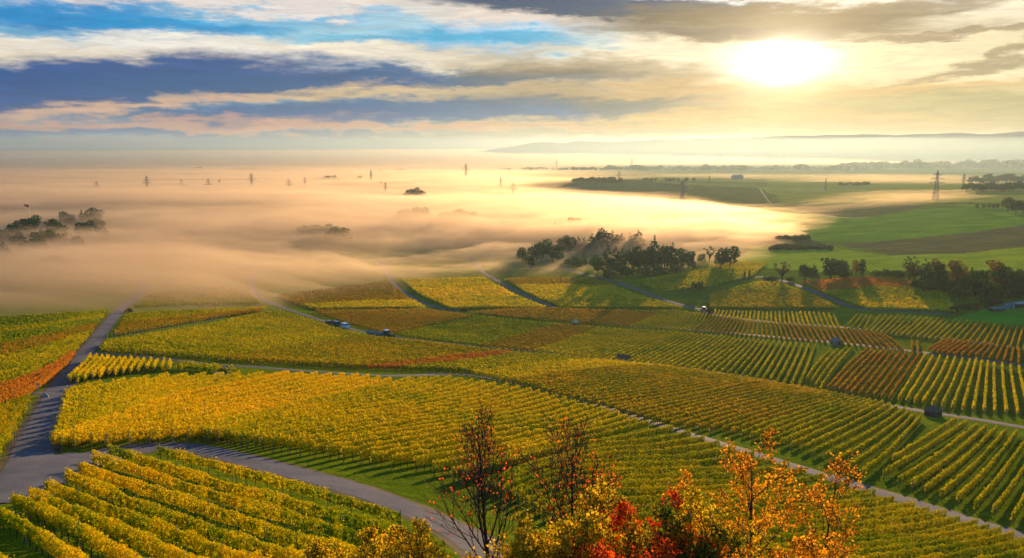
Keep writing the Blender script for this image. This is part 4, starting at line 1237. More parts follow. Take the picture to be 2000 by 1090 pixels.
P_BODY, P_ARMS = make_pylon()
PYL = [  # px, py of the top, total height in metres, heading
 (190, 353, 40, 0), (288, 343, 46, 10), (355, 350, 40, 0), (408, 348, 46, 0), (429, 350, 30, 30), (492, 338, 46, 15), (565, 349, 44, 0), (596, 346, 38, 10), (725, 331, 42, 60), (744, 352, 26, 0), (753, 355, 44, 10),
 (910, 319, 46, 20), (978, 345, 34, 30), (1002, 356, 46, 0), (1087, 312, 42, 20), (1209, 333, 36, 20), (1234, 308, 44, 10), (1332, 352, 48, 20), (1385, 342, 30, 60), (1612, 347, 40, 70), (1827, 333, 48, 20), (1881, 339, 44, 50),
 (1407, 304, 40, 0), (1502, 305, 40, 0), (1532, 306, 40, 0), (230, 364, 24, 0), (248, 362, 28, 0), (278, 363, 26, 0)]
WH = ['leftmost lattice pylon above the blue mist', 'tall lattice pylon, second big one from the left in mist', 'lattice pylon between the two tall left hand pylons', 'broad armed lattice pylon left of centre in mist', 'short lattice pylon beside the broad armed one',
 'tallest lattice pylon in the left half, thin against the mist', 'lattice pylon right of the tallest left hand one', 'small lattice pylon second right of the tallest left one', 'narrow lattice pylon above and left of the lone tree clump', 'half hidden short pylon beside the lone tree clump', 'broad lattice pylon left of the lone tree clump',
 'tall lattice pylon above the centre of the fog', 'narrow pylon left of the low plain hill', 'broad lattice pylon at the left foot of the low plain hill', 'very faint far pylon above the low plain hill', 'pylon among the trees on the low hill brow', 'very faint far pylon right above the low hill', 'dark tall lattice pylon at the right end of the low hill',
 'small thin pylon right of the dark tall one', 'thin pylon alone on the green plain', 'largest lattice pylon, standing in mist at right', 'smaller pylon just right of the largest one', 'very faint far pylon over the central woods', 'very faint far pylon, left one over the right woods', 'very faint far pylon, right one over the right woods',
 'tiny pylon right of the leftmost pylon', 'tiny pylon, second right of the leftmost one', 'tiny pylon at the foot of the tall second pylon']
FOOT = [378, 378, 372, 378, 366, 370, 378, 368, 356, 366, 380, 349, 366, 388, 327, 356, 330, 400, 358, 372, 391, 371, 322, 322, 322, 378, 377, 378]
for (px, py, H, rz), lab, fy in zip(PYL, WH, FOOT):
    x, y, g = unproj(px, fy)[0]
    d = dirs(px, py); dep = -d[2] / math.hypot(d[0], d[1])
    H = CAMZ - dep * math.hypot(x, y) - g
    root = empty('lattice_pylon', (x, y, g), -math.atan2(d[0], d[1]) + R(rz))
    tag(root, lab, 'pylon', 'lattice pylons of the plain')
    o_ = link('mast', P_BODY, root); o_.scale = (H, H, H)
    for a_ in P_ARMS:
        o_ = link('cross_arm', a_, root); o_.scale = (H, H, H)

# ================================================================== distant hills, air and fog
def hills(name, prof, dist, depth, label, colr, seed):
    """ridge following a skyline given as (px, py)"""
    px = np.linspace(prof[0][0], prof[-1][0], 260)
    py = np.interp(px, [p[0] for p in prof], [p[1] for p in prof]) + fbm(px / 55, px * 0, seed, 4) * 2.2
    d = dirs(px, py); hh = np.hypot(d[:, 0], d[:, 1])
    ztop = CAMZ + d[:, 2] / hh * dist
    tp = np.clip((px - px[0]) / 260, 0, 1); tp = tp * tp * (3 - 2 * tp); ztop = -5 + (ztop + 5) * tp
    ux, uy = d[:, 0] / hh, d[:, 1] / hh
    V_ = []
    prof_t = [(-1.0, 0), (-.6, .18), (-.3, .55), (-.12, .85), (0, 1), (.3, .8), (1.0, 0)]
    for t, f in prof_t:
        rr_ = dist + depth * t + fbm(px / 40, px * 0 + t * 5, seed + 9, 3) * depth * .12 * (1 - f)
        V_.append(np.stack([ux * rr_, uy * rr_, -5 + (ztop + 5) * f], -1))
    V_ = np.array(V_); n = V_.shape[1]
    idx = np.arange(V_.shape[0] * n).reshape(-1, n)
    f = np.stack([idx[:-1, :-1], idx[:-1, 1:], idx[1:, 1:], idx[1:, :-1]], -1).reshape(-1, 4)
    o_ = link(name, mesh(name, V_.reshape(-1, 3), f, mat_plain(name, colr, 0.95, scale=.004, vary=.3), smooth=True))
    tag(o_, label, None, kind='structure')


hills('hills', [(800, 291), (1000, 282), (1075, 277), (1100, 279), (1130, 275), (1200, 277), (1290, 271), (1400, 271), (1500, 267), (1650, 262), (1720, 264), (1850, 260), (1940, 261), (1990, 257), (2100, 254)], 7600, 900, 'low range of far hills closing the horizon', (0.09, 0.12, 0.10), 3)
0 and hills('hills', [(-100, 294), (200, 291), (500, 288), (860, 284)], 7600, 900, 'very low far rise at the left horizon', (0.05, 0.07, 0.08), 6)


def mat_air(name, density, colr, g, scale=None):
    m, b, o = mat_new(name)
    v = b.n('ShaderNodeVolumePrincipled')
    v.inputs['Color'].default_value = tuple(colr) + (1,)
    v.inputs['Density'].default_value = density
    v.inputs['Anisotropy'].default_value = g
    b.nt.links.new(v.outputs[0], o.inputs['Volume'])
    return m


mb = MB(); mb.box((0, 6500, 115), (36000, 17000, 280))
hz_ = mb.build('haze', mat_air('haze_air', 7.5e-5, (0.32, 0.43, 0.52), 0.5))
tag(hz_, 'thin morning haze over the whole valley', 'haze', kind='stuff')

# thickness of the fog bank over the ground, read at photograph pixels (metres)
FOGP = [
 (-200, 640, -3), (0, 632, -1), (200, 622, -2), (400, 622, -3), (600, 612, -4), (760, 600, -6), (900, 590, -7), (1100, 580, -8), (1400, 570, -8), (1800, 560, -10), (2100, 560, -10),
 (0, 606, 4), (150, 600, 4), (300, 592, 5), (430, 590, 4), (560, 574, 3), (660, 558, 4), (740, 545, 3), (850, 532, 2), (950, 526, 2), (1020, 530, 2), (1120, 536, -1), (1250, 545, -4), (1500, 540, -9), (1900, 520, -10),
 (0, 570, 6), (300, 570, 6), (0, 540, 6), (120, 535, 8), (300, 545, 8), (600, 530, 7), (800, 515, 6), (950, 505, 7), (1050, 500, 6), (1180, 505, 5), (1300, 505, 5), (1400, 500, 3), (1480, 505, 0), (1560, 490, -5),
 (0, 480, 8), (80, 480, 9), (170, 470, 8), (300, 480, 15), (600, 470, 17), (900, 465, 18), (1100, 465, 18), (1300, 470, 17), (1420, 470, 12), (1500, 462, 5), (1600, 455, -1), (1750, 460, -6), (2000, 460, -9),
 (0, 430, 10), (150, 430, 13), (300, 430, 20), (600, 425, 24), (900, 420, 22), (1100, 425, 20), (1250, 425, 19), (1400, 430, 13), (1480, 425, 4), (1560, 415, 0), (1700, 415, -4), (2000, 410, -8),
 (0, 400, 14), (300, 400, 18), (700, 398, 14), (800, 394, 7), (900, 398, 14), (1050, 400, 18), (1200, 405, 14), (1320, 408, 7), (1420, 395, -2), (1600, 392, -1), (1800, 392, 1), (2000, 392, -5),
 (0, 375, 12), (300, 378, 13), (600, 375, 12), (800, 375, 8), (900, 370, 9), (1000, 372, 6), (1150, 370, -3), (1300, 368, -3), (1500, 370, -3), (1700, 372, -2), (1900, 368, -3),
 (0, 350, 12), (400, 350, 12), (700, 350, 9), (900, 348, 10), (1050, 345, 2), (1200, 342, -1), (1400, 345, -1), (1600, 350, -1), (1800, 345, 0), (2000, 345, -2),
 (0, 325, 14), (400, 325, 13), (900, 325, 10), (1200, 322, 2), (1500, 322, 0), (1800, 320, 0), (2000, 320, -1),
 (0, 312, 26), (500, 312, 26), (1000, 312, 26), (1500, 312, 24), (2000, 312, 24),
 (0, 305, 46), (500, 305, 46), (1000, 305, 50), (1500, 305, 50), (2000, 305, 50), (0, 299, 60), (1000, 299, 66), (2000, 299, 66)]
fo = np.array(FOGP, float)
q = unproj(fo[:, 0], fo[:, 1])
ff = feat(q[:, 0], q[:, 1])
wf = rbf_fit(ff, fo[:, 2], 0.01)


def fog(name, label, density, colr, g, k, off, seed, n1_, amp):
    """a fog bank is one closed skin: its wavy top over a floor just under the ground"""
    na, nr = 760, 700
    a = np.linspace(R(-46), R(46), na); l = np.linspace(math.log(230), math.log(9800), nr)
    A, L_ = np.meshgrid(a, l); Rr = np.exp(L_); X = Rr * np.sin(A); Y = Rr * np.cos(A)
    th = rbf_eval(wf, ff, np.stack([A.ravel() / .5, L_.ravel() * 1.35], -1)).reshape(A.shape)
    # rolling drifts: long streaks leaning across the valley, finer wisps on top
    ux = X * .94 + Y * .34; uy = -X * .34 + Y * .94
    sc = np.clip(Rr / 700, .6, 6)
    wx = fbm(ux / 130, uy / 70, seed + 60, 3) * 46; wy = fbm(ux / 120 + 40, uy / 60, seed + 61, 3) * 26
    bl = fbm((ux + wx) / 120 / n1_, (uy + wy) / 44 / n1_, seed, 6, .62)
    puff = 1 - np.abs(fbm((ux + wx) / 60, (uy + wy) / 26, seed + 90, 4, .6)) * 2.2      # rounded puffs with torn hollows
    nz = bl * .62 + puff * .16 + fbm(ux / 420, uy / 210, seed + 30, 3) * .55
    env = np.clip((th + 6) / 10, .25, 1)
    th = (th * k + off) + nz * amp * env * np.clip(1.15 - Rr / 2600, .4, 1) * np.clip(.45 + th / 18, .4, 1.3)
    edge = np.minimum(np.clip((A - a[0]) / .04, 0, 1), np.clip((a[-1] - A) / .04, 0, 1)) * np.clip((L_ - l[0]) / .05, 0, 1) * np.clip((l[-1] - L_) / .05, 0, 1)
    g0 = T(X, Y)
    smooth_top = np.where(th > 0, th, th * .2)
    top = g0 + np.maximum(smooth_top * edge - .6 * (1 - edge), -.6)
    bot = np.minimum(g0, top) - 1.6
    idx = np.arange(na * nr).reshape(nr, na); m_ = na * nr
    t_ = np.stack([idx[:-1, :-1], idx[:-1, 1:], idx[1:, 1:], idx[1:, :-1]], -1).reshape(-1, 4)
    bt = t_[:, ::-1] + m_
    rim = np.concatenate([idx[0, :], idx[1:, -1], idx[-1, -2::-1], idx[-2:0:-1, 0]])
    r2 = np.roll(rim, -1)
    sd2 = np.stack([rim + m_, r2 + m_, r2, rim], -1)
    v = np.vstack([np.stack([X.ravel(), Y.ravel(), top.ravel()], -1), np.stack([X.ravel(), Y.ravel(), bot.ravel()], -1)])
    o_ = link(name, mesh(name, v, np.vstack([t_, bt, sd2]), mat_air(name, density, colr, g), smooth=True))
    tag(o_, label, 'fog', kind='stuff')


fog('fog_bank', 'thick golden fog filling the valley floor', 0.0135, (0.60, 0.48, 0.36), 0.66, 1.0, -2.5, 5, 0.7, 23.0)
fog('fog_veil', 'thin ragged veil of fog over the thicker bank', 0.0042, (0.60, 0.48, 0.36), 0.66, 1.1, 2.0, 77, 0.7, 17.0)


def mist_bank():
    """deep soft mist lying over the end of the plain, a low dome with no hard edge"""
    na, nr = 260, 120
    a = np.linspace(R(-50), R(50), na); l = np.linspace(math.log(2600), math.log(7300), nr)
    A, L_ = np.meshgrid(a, l); Rr = np.exp(L_); X = Rr * np.sin(A); Y = Rr * np.cos(A)
    t = (Rr - 2600) / (7300 - 2600)
    up_ = np.clip(t / .6, 0, 1); up_ = up_ * up_ * (3 - 2 * up_); dn = np.clip((1 - t) / .3, 0, 1); dn = dn * dn * (3 - 2 * dn)
    h = 150 * up_ * dn * (1 + .16 * fbm(X / 900, Y / 700, 4, 4)) * np.clip((A - a[0]) / .05, 0, 1) * np.clip((a[-1] - A) / .05, 0, 1)
    top = T(X, Y) + np.maximum(h, .2); bot = T(X, Y) - 2
    idx = np.arange(na * nr).reshape(nr, na); m_ = na * nr
    t_ = np.stack([idx[:-1, :-1], idx[:-1, 1:], idx[1:, 1:], idx[1:, :-1]], -1).reshape(-1, 4)
    rim = np.concatenate([idx[0, :], idx[1:, -1], idx[-1, -2::-1], idx[-2:0:-1, 0]]); r2 = np.roll(rim, -1)
    v = np.vstack([np.stack([X.ravel(), Y.ravel(), top.ravel()], -1), np.stack([X.ravel(), Y.ravel(), bot.ravel()], -1)])
    o_ = link('distant_mist', mesh('distant_mist', v, np.vstack([t_, t_[:, ::-1] + m_, np.stack([rim + m_, r2 + m_, r2, rim], -1)]), mat_air('distant_mist', 3.5e-4, (0.28, 0.40, 0.50), 0.6), smooth=True))
    tag(o_, 'pale mist dissolving the horizon before the far hills', 'mist', kind='stuff')


mist_bank()

# ================================================================== trees close to the camera
def leafmat(name, stops, trans=0.6):
    return mat_leaf(name, stops, patch=0.5, amount=0.75, trans=trans)



M['l_red'] = leafmat('scarlet_leaves', [(0.1, (0.40, 0.05, 0.012)), (0.45, (0.85, 0.12, 0.02)), (0.8, (0.9, 0.22, 0.02)), (1, (0.9, 0.4, 0.04))])
M['l_orange'] = leafmat('orange_leaves', [(0.15, (0.16, 0.06, 0.01)), (0.4, (0.66, 0.27, 0.015)), (0.7, (0.88, 0.46, 0.02)), (1, (0.9, 0.55, 0.05))])
M['l_yellow'] = leafmat('yellow_leaves', [(0.1, (0.14, 0.16, 0.012)), (0.4, (0.52, 0.42, 0.015)), (0.7, (0.82, 0.58, 0.02)), (1, (0.85, 0.36, 0.02))])
M['l_green'] = leafmat('green_leaves', [(0.1, (0.03, 0.06, 0.01)), (0.5, (0.09, 0.16, 0.012)), (0.75, (0.28, 0.26, 0.015)), (1, (0.6, 0.36, 0.02))])


def tubes(S_, name, mat, parent, n=5):
    A = np.array([q[0] for q in S_], float); B_ = np.array([q[1] for q in S_], float)
    ra = np.array([q[2] for q in S_]); rb = np.array([q[3] for q in S_])
    d = B_ - A; d /= np.linalg.norm(d, axis=1, keepdims=True) + 1e-9
    u = np.cross(d, np.where(np.abs(d[:, 2:3]) > .9, np.array([[1., 0, 0]]), np.array([[0, 0, 1.]]))); u /= np.linalg.norm(u, axis=1, keepdims=True)
    w = np.cross(d, u); t = np.arange(n) * 2 * math.pi / n
    ring = u[:, None] * np.cos(t)[None, :, None] + w[:, None] * np.sin(t)[None, :, None]
    v = np.concatenate([A[:, None] + ring * ra[:, None, None], B_[:, None] + ring * rb[:, None, None]], 1).reshape(-1, 3)
    k = np.arange(n); q = np.stack([k, (k + 1) % n, n + (k + 1) % n, n + k], -1)
    f = (np.arange(len(S_))[:, None, None] * 2 * n + q[None]).reshape(-1, 4)
    return link(name, mesh(name, v, f, mat, smooth=True), parent)


def near_tree(px, pytop, r, label, leaf, seed, lean=0.0, spread=0.6, base_r=0.09, kids=(11, 6, 4, 3), angle=34, leafn=3.2, leaf_size=0.1, cat='tree', name='tree',
              first=0.12, up=0.25, width=1.0, stems=1, levels=4, tipred=None):
    """grown tree: trunk, limbs, twigs and single leaves on the twigs; its top reaches photograph row pytop"""
    rr = random.Random(seed)
    d = dirs(px, pytop); az = math.atan2(d[0], d[1])
    x, y = r * math.sin(az), r * math.cos(az); z = float(T(x, y))
    H = CAMZ + d[2] / math.hypot(d[0], d[1]) * r - z - (.15 * width if stems > 1 else 0)
    root = empty(name, (x, y, z)); tag(root, label, cat)
    TR_, BR_, LF = [], [], []

    def grow(p, dr, ln, rad, lv):
        ns = (9, 7, 5, 4, 3)[lv]
        pts_ = [p.copy()]; dd = dr.normalized(); rads = [rad]
        for i in range(ns):
            wg = .02 if lv == 0 else .07
            dd = (dd + Vector((rr.gauss(0, wg), rr.gauss(0, wg), up * .12 * (0 if lv == 0 else 1) + rr.gauss(0, .04)))).normalized()
            p = p + dd * (ln / ns); pts_.append(p.copy()); rads.append(rad * (1 - .8 * (i + 1) / ns))
        for i in range(ns):
            (TR_ if lv == 0 else BR_).append((pts_[i], pts_[i + 1], max(rads[i], .008), max(rads[i + 1], .006)))
        if lv >= levels - 2 + (1 if levels > 3 else 0) or lv == levels - 1:
            for i in range(ns):
                c_ = leafn * ln / ns * 10
                for _ in range(int(c_) + (rr.random() < c_ % 1)):
                    t = rr.random(); q = pts_[i].lerp(pts_[i + 1], t)
                    LF.append(q + Vector((rr.gauss(0, .05), rr.gauss(0, .05), rr.gauss(-.02, .05))))
        if lv < levels - 1:
            n = kids[lv]
            for k in range(n):
                t = (first if lv == 0 else .22) + (1 - (first if lv == 0 else .22)) * (k + rr.random()) / n
                t = min(t, .97); j = min(int(t * ns), ns - 1); q = pts_[j].lerp(pts_[j + 1], t * ns - j)
                ax = (pts_[j + 1] - pts_[j]).normalized()
                side = ax.orthogonal().normalized(); side.rotate(Matrix.Rotation(k * 2.4 + rr.uniform(-.5, .5), 3, ax))
                an = R(angle + rr.uniform(-9, 9) - (12 * t if lv == 0 else 0))
                cd = ax * math.cos(an) + side * math.sin(an)
                if lv == 0: cl_ = H * spread * (1 - t * .62) * rr.uniform(.75, 1.1)
                else: cl_ = ln * (.62 - .25 * t) * rr.uniform(.7, 1.15)
                grow(q, cd, cl_, rads[j] * .55, lv + 1)
    for s_ in range(stems):
        a = rr.uniform(0, 6.28); o_ = Vector((math.cos(a), math.sin(a), 0)) * (.0 if stems == 1 else rr.uniform(.1, .5) * width)
        ld = Vector((lean + (0 if stems == 1 else math.cos(a) * .35 * width), 0 if stems == 1 else math.sin(a) * .35 * width, 1))
        grow(o_ + Vector((0, 0, -.15)), ld, (H + .15) * (1 if s_ == 0 else rr.uniform(.7, 1)), base_r, 0)
    # scale so that the top touches the wanted height
    top = max(q[1][2] for q in TR_ + BR_); kz = H / top
    for o_ in (tubes(TR_, 'trunk', M['bark'], root, 7), tubes(BR_, 'branches', M['bark'], root, 4)):
        o_.scale = (1, 1, kz)
    if LF:
        LF = np.array(LF); LF[:, 2] *= kz; n = len(LF)
        r_ = np.random.default_rng(seed)
        N = r_.normal(size=(n, 3)); N /= np.linalg.norm(N, axis=1, keepdims=True)
        v = quads(LF, N, leaf_size * r_.uniform(.6, 1.3, n), r_.uniform(.7, 1.0, n))
        link('leaves', mesh('leaves', v, np.arange(n * 4).reshape(-1, 4), M[leaf], leaf_tint=np.clip(r_.normal(.5, .22, n) + .25 * vnoise(LF[:, 0] * 1.2, LF[:, 2] * 1.2, seed), 0, 1)), root)
    return len(LF)


tot = 0
tot += near_tree(958, 775, 27, 'tall nearly bare tree with a few scarlet leaves at bottom centre', 'l_red', 11, spread=.56, base_r=.09, kids=(19, 8, 5, 3), angle=30, leafn=.10, leaf_size=.10, first=.12, up=.9)
tot += near_tree(1118, 792, 28.5, 'second nearly bare tree right of the tallest bare one', 'l_red', 12, lean=.02, spread=.58, base_r=.08, kids=(19, 8, 5, 3), angle=32, leafn=.11, leaf_size=.10, first=.12, up=.9)
tot += near_tree(1215, 960, 27, 'dark twiggy shrub with small red leaves right of the bare trees', 'l_red', 13, spread=.6, base_r=.05, kids=(12, 7, 5, 3), angle=38, leafn=.6, leaf_size=.10, stems=3, width=1.6, first=.2, cat='shrub', name='shrub')
tot += near_tree(1482, 838, 29, 'tall orange maple like tree reaching over the long lane', 'l_orange', 14, spread=.50, base_r=.09, kids=(14, 6, 5, 3), angle=38, leafn=2.3, leaf_size=.098, first=.15)
tot += near_tree(1608, 885, 28, 'broad orange tree right of the tall orange one', 'l_orange', 15, spread=.42, base_r=.07, kids=(13, 6, 5, 3), angle=36, leafn=2.1, leaf_size=.096, first=.12)
tot += near_tree(1410, 945, 26, 'orange red sapling left of the tall orange tree', 'l_orange', 16, spread=.45, base_r=.05, kids=(11, 6, 4, 3), angle=38, leafn=2.1, leaf_size=.096, first=.1, stems=2)
tot += near_tree(1362, 965, 24, 'dense green and yellow bush between the red and orange ones', 'l_green', 17, spread=.42, base_r=.05, kids=(13, 7, 5, 3), angle=44, leafn=3.4, leaf_size=.10, first=.05, stems=3, width=.5, cat='shrub', name='bush')
tot += near_tree(1285, 985, 24, 'fiery red bush at the bottom edge left of the green bush', 'l_red', 18, spread=.45, base_r=.045, kids=(12, 7, 5, 3), angle=36, leafn=3.6, leaf_size=.095, first=.05, stems=4, width=1.0, cat='shrub', name='bush')
tot += near_tree(1225, 992, 23, 'low red bush at the bottom edge beside the yellow bushes', 'l_red', 19, spread=.5, base_r=.04, kids=(12, 7, 5, 3), angle=36, leafn=3.4, leaf_size=.09, first=.05, stems=4, width=1.2, cat='shrub', name='bush')
tot += near_tree(1010, 948, 23.5, 'yellow leaved tree at the foot of the bare trees', 'l_yellow', 20, spread=.50, base_r=.06, kids=(13, 7, 5, 3), angle=44, leafn=3.2, leaf_size=.105, first=.1, stems=2, width=1.2)
tot += near_tree(1105, 962, 23, 'yellow bush between the two bare trunks and the red bushes', 'l_yellow', 21, spread=.50, base_r=.05, kids=(13, 7, 5, 3), angle=44, leafn=3.2, leaf_size=.10, first=.1, stems=2, width=1.2, cat='shrub', name='bush')
tot += near_tree(925, 1010, 22.5, 'yellow and orange bush left of the tallest bare trunk', 'l_yellow', 22, spread=.55, base_r=.05, kids=(13, 7, 5, 3), angle=46, leafn=3.2, leaf_size=.10, first=.05, stems=3, width=1.4, cat='shrub', name='bush')
tot += near_tree(790, 1055, 23, 'low orange yellow bush by the grassy corner of the lane', 'l_yellow', 23, spread=.55, base_r=.045, kids=(12, 7, 5, 3), angle=46, leafn=3.2, leaf_size=.095, first=.05, stems=3, width=1.4, cat='shrub', name='bush')
tot += near_tree(655, 1040, 24, 'golden bush below the near vine rows, left one on the bottom edge', 'l_yellow', 24, spread=.5, base_r=.045, kids=(12, 7, 5, 3), angle=44, leafn=3.4, leaf_size=.095, first=.05, stems=3, width=1.4, cat='shrub', name='bush')
tot += near_tree(1530, 1000, 23, 'dense golden bush under the tall orange tree', 'l_yellow', 25, spread=.55, base_r=.05, kids=(13, 7, 5, 3), angle=44, leafn=3.4, leaf_size=.10, first=.05, stems=3, width=1.4, cat='shrub', name='bush')
tot += near_tree(1435, 1012, 22.5, 'deep orange bush right of the green one at the bottom edge', 'l_orange', 26, spread=.5, base_r=.045, kids=(13, 7, 5, 3), angle=42, leafn=3.4, leaf_size=.095, first=.05, stems=3, width=1.1, cat='shrub', name='bush')
tot += near_tree(1640, 1005, 23.5, 'orange gold bush, last one along the bottom edge at right', 'l_orange', 27, spread=.45, base_r=.045, kids=(12, 7, 5, 3), angle=42, leafn=2.6, leaf_size=.10, first=.05, stems=3, width=.7, cat='shrub', name='bush')
tot += near_tree(735, 1035, 25, 'golden bush beside the last vines of the near plot, right one on the bottom edge', 'l_yellow', 28, spread=.55, base_r=.045, kids=(12, 7, 5, 3), angle=46, leafn=2.6, leaf_size=.095, first=.05, stems=4, width=1.8, cat='shrub', name='bush')
tot += near_tree(850, 1030, 23, 'orange and yellow bush over the lane right of the golden bushes', 'l_yellow', 29, spread=.55, base_r=.045, kids=(12, 7, 5, 3), angle=46, leafn=2.6, leaf_size=.095, first=.05, stems=4, width=1.6, cat='shrub', name='bush')
tot += near_tree(1160, 1015, 22.5, 'yellow and red mixed bush on the bottom edge under the second bare tree', 'l_yellow', 30, spread=.5, base_r=.045, kids=(12, 7, 5, 3), angle=44, leafn=2.6, leaf_size=.095, first=.05, stems=4, width=1.4, cat='shrub', name='bush')
print('near leaves', tot)


# ================================================================== vehicles
def paint(name, rgb, rough=0.35):
    return mat_plain(name, rgb, rough, vary=0.06, scale=2, spec=0.5)


M['white'] = paint('white_paint', (0.75, 0.78, 0.8)); M['black'] = paint('dark_blue_paint', (0.03, 0.035, 0.05)); M['grey'] = paint('grey_paint', (0.10, 0.11, 0.12))
M['green_p'] = paint('tractor_green', (0.02, 0.09, 0.03)); M['steelblue'] = paint('trailer_blue_grey', (0.17, 0.24, 0.28), .5)
M['lamp'] = paint('lamp_glass', (0.7, 0.68, 0.6), .15)
M['rim'] = paint('wheel_rim', (0.35, 0.35, 0.36))


def at(px, py): return unproj(px, py)[0]


def heading(p, q):
    a, b_ = at(*p), at(*q)
    return math.atan2(b_[1] - a[1], b_[0] - a[0])


def wheel(root, x, y, r, w=0.2):
    mb = MB(); mb.tube((x, y - w / 2, r), (x, y + w / 2, r), r, n=16)
    o_ = mb.build('wheel', M['tyre'], root)
    mb = MB(); mb.tube((x, y - w / 2 - .01, r), (x, y + w / 2 + .01, r), r * .55, n=12)
    mb.build('rim', M['rim'], o_)


def car(px, py, rz, lab, L, Wd, Hh, paint_m, prof, roof_m=None, win=True):
    x, y, z = at(px, py); z += .1
    root = empty('parked_van' if Hh > 1.7 else 'parked_car', (x, y, z), rz)
    tag(root, lab, 'van' if Hh > 1.7 else 'car')
    mb = MB(); mb.prism([(a * L - L / 2, b_ * Hh) for a, b_ in prof], -Wd / 2, Wd / 2)
    bd = mb.build('body', M[paint_m], root)
    # glass band on the flanks, windscreen and rear window stand a little proud
    ups = [p for p in prof if p[1] > .55]
    x0 = min(p[0] for p in ups) * L - L / 2; x1 = max(p[0] for p in ups) * L - L / 2
    n = 3 if Hh > 1.7 else 2
    for s in (-1, 1):
        for k in range(n):
            a = x0 + .18 + (x1 - x0 - .45) * k / n; b_ = a + (x1 - x0 - .45) / n - .1
            mb = MB(); mb.box(((a + b_) / 2, s * (Wd / 2 + .004), Hh * .76), (b_ - a, .02, Hh * .22), top=.92)
            mb.build('side_window', M['glass'], root)
    for i in range(len(prof)):
        p, q_ = prof[i], prof[(i + 1) % len(prof)]
        if min(p[1], q_[1]) > .5 and abs(p[1] - q_[1]) > .2:
            a = Vector((p[0] * L - L / 2, 0, p[1] * Hh)); b_ = Vector((q_[0] * L - L / 2, 0, q_[1] * Hh)); d_ = b_ - a
            nn = Vector((d_.z, 0, -d_.x)).normalized()
            if (a + d_ * .5).x * nn.x < 0: nn = -nn
            a2, b2 = a + d_ * .1 + nn * .012, a + d_ * .9 + nn * .012; w = Wd / 2 - .12
            mb = MB(); mb.add([(a2.x, -w, a2.z), (a2.x, w, a2.z), (b2.x, w, b2.z), (b2.x, -w, b2.z)], [(0, 1, 2, 3)])
            mb.build('windscreen', M['glass'], root)
    for s in (-1, 1):
        mb = MB(); mb.box((L / 2 + .005, s * (Wd / 2 - .25), Hh * .36), (.05, .3, .16)); mb.build('headlight', M['lamp'], root)
        for a in (-L * .31, L * .31): wheel(root, a, s * (Wd / 2 - .06), .32)
    if roof_m:
        mb = MB(); mb.box((L * -.05, 0, Hh + .02), (L * .62, Wd * .86, .05), top=.96); mb.build('roof', M[roof_m], root)


VAN = [(0, .12), (1, .12), (1, .46), (.97, .52), (.80, .60), (.68, .97), (.05, 1.0), (0, .9)]
CARP = [(0, .18), (1, .18), (1, .48), (.96, .56), (.72, .62), (.58, 1.0), (.2, 1.0), (.05, .62), (0, .55)]
hd = heading((640, 630), (690, 643))
car(643, 634, hd, 'small dark car, first in the line parked on the middle lane', 4.2, 1.75, 1.5, 'black', CARP, 'grey')
car(658, 637, hd, 'dark people carrier parked between the small car and the white van', 5.0, 1.95, 2.0, 'black', VAN, 'grey')
car(675, 641, hd, 'white minibus at the front of the parked line', 4.8, 1.95, 2.0, 'white', VAN)


def trailer(px, py, rz, lab):
    x, y, z = at(px, py); z += .1
    root = empty('farm_trailer', (x, y, z), rz); tag(root, lab, 'trailer')
    mb = MB(); mb.box((0, 0, .72), (4.2, 1.5, .14)); mb.tube((2.1, 0, .7), (3.2, 0, .55), .06); mb.build('chassis', M['grey'], root)
    mb = MB()   # open tub with flared walls
    a0, b0, a1, b1, z0, z1, t = 1.9, .75, 2.15, 1.0, .8, 1.75, .06
    vs = []
    for a, b_, z_ in ((a0, b0, z0), (a1, b1, z1), (a1 - t, b1 - t, z1), (a0 - t, b0 - t, z0 + t)):
        vs += [(-a, -b_, z_), (a, -b_, z_), (a, b_, z_), (-a, b_, z_)]
    fs = [(3, 2, 1, 0)]
    for k in range(3):
        for i in range(4): fs.append((k * 4 + i, k * 4 + (i + 1) % 4, k * 4 + 4 + (i + 1) % 4, k * 4 + 4 + i))
    fs.append((12, 13, 14, 15)); mb.add(vs, fs); mb.build('tub', M['steelblue'], root)
    mb = MB(); mb.box((0, 0, 1.45), (3.9, 1.72, .2), top=.9); mb.build('load', mat_plain('grape_load', (0.16, 0.2, 0.22), .6, scale=5), root)
    for s in (-1, 1):
        for a in (-.75, .55): wheel(root, a, s * .85, .42, .28)


def tractor(px, py, rz, lab, sc=1.0, cabin='white'):
    x, y, z = at(px, py); z += .1
    root = empty('tractor', (x, y, z), rz); tag(root, lab, 'tractor'); root.scale = (sc, sc, sc)
    mb = MB(); mb.prism([(0, .7), (1.9, .7), (2.0, 1.0), (1.85, 1.4), (0, 1.55)], -.42, .42); mb.build('bonnet', M['green_p'], root)
    mb = MB(); mb.box((-.5, 0, .85), (2.2, .7, .5)); mb.build('chassis', M['grey'], root)
    mb = MB(); mb.prism([(-1.35, 1.1), (.15, 1.1), (.05, 2.3), (-1.25, 2.3)], -.62, .62); cb = mb.build('cab', M['glass'], root)
    mb = MB()
    for a in (-1.3, .1):
        for s in (-1, 1): mb.tube((a, s * .64, 1.1), (a * .95, s * .64, 2.35), .05)
    mb.build('cab_frame', M['green_p'], cb)
    mb = MB(); mb.box((-.6, 0, 2.42), (1.65, 1.5, .16), top=.93); mb.build('roof', M[cabin], root)
    for s in (-1, 1):
        mb = MB(); mb.prism([(-1.5, 1.2), (-1.2, 1.62), (-.5, 1.62), (-.15, 1.2)], s * .95 - .22, s * .95 + .22); mb.build('mudguard', M['green_p'], root)
        wheel(root, -.85, s * .95, .78, .42); wheel(root, 1.45, s * .8, .5, .32)
    mb = MB(); mb.tube((1.2, .3, 1.45), (1.2, .3, 2.2), .05); mb.build('exhaust', M['grey'], root)


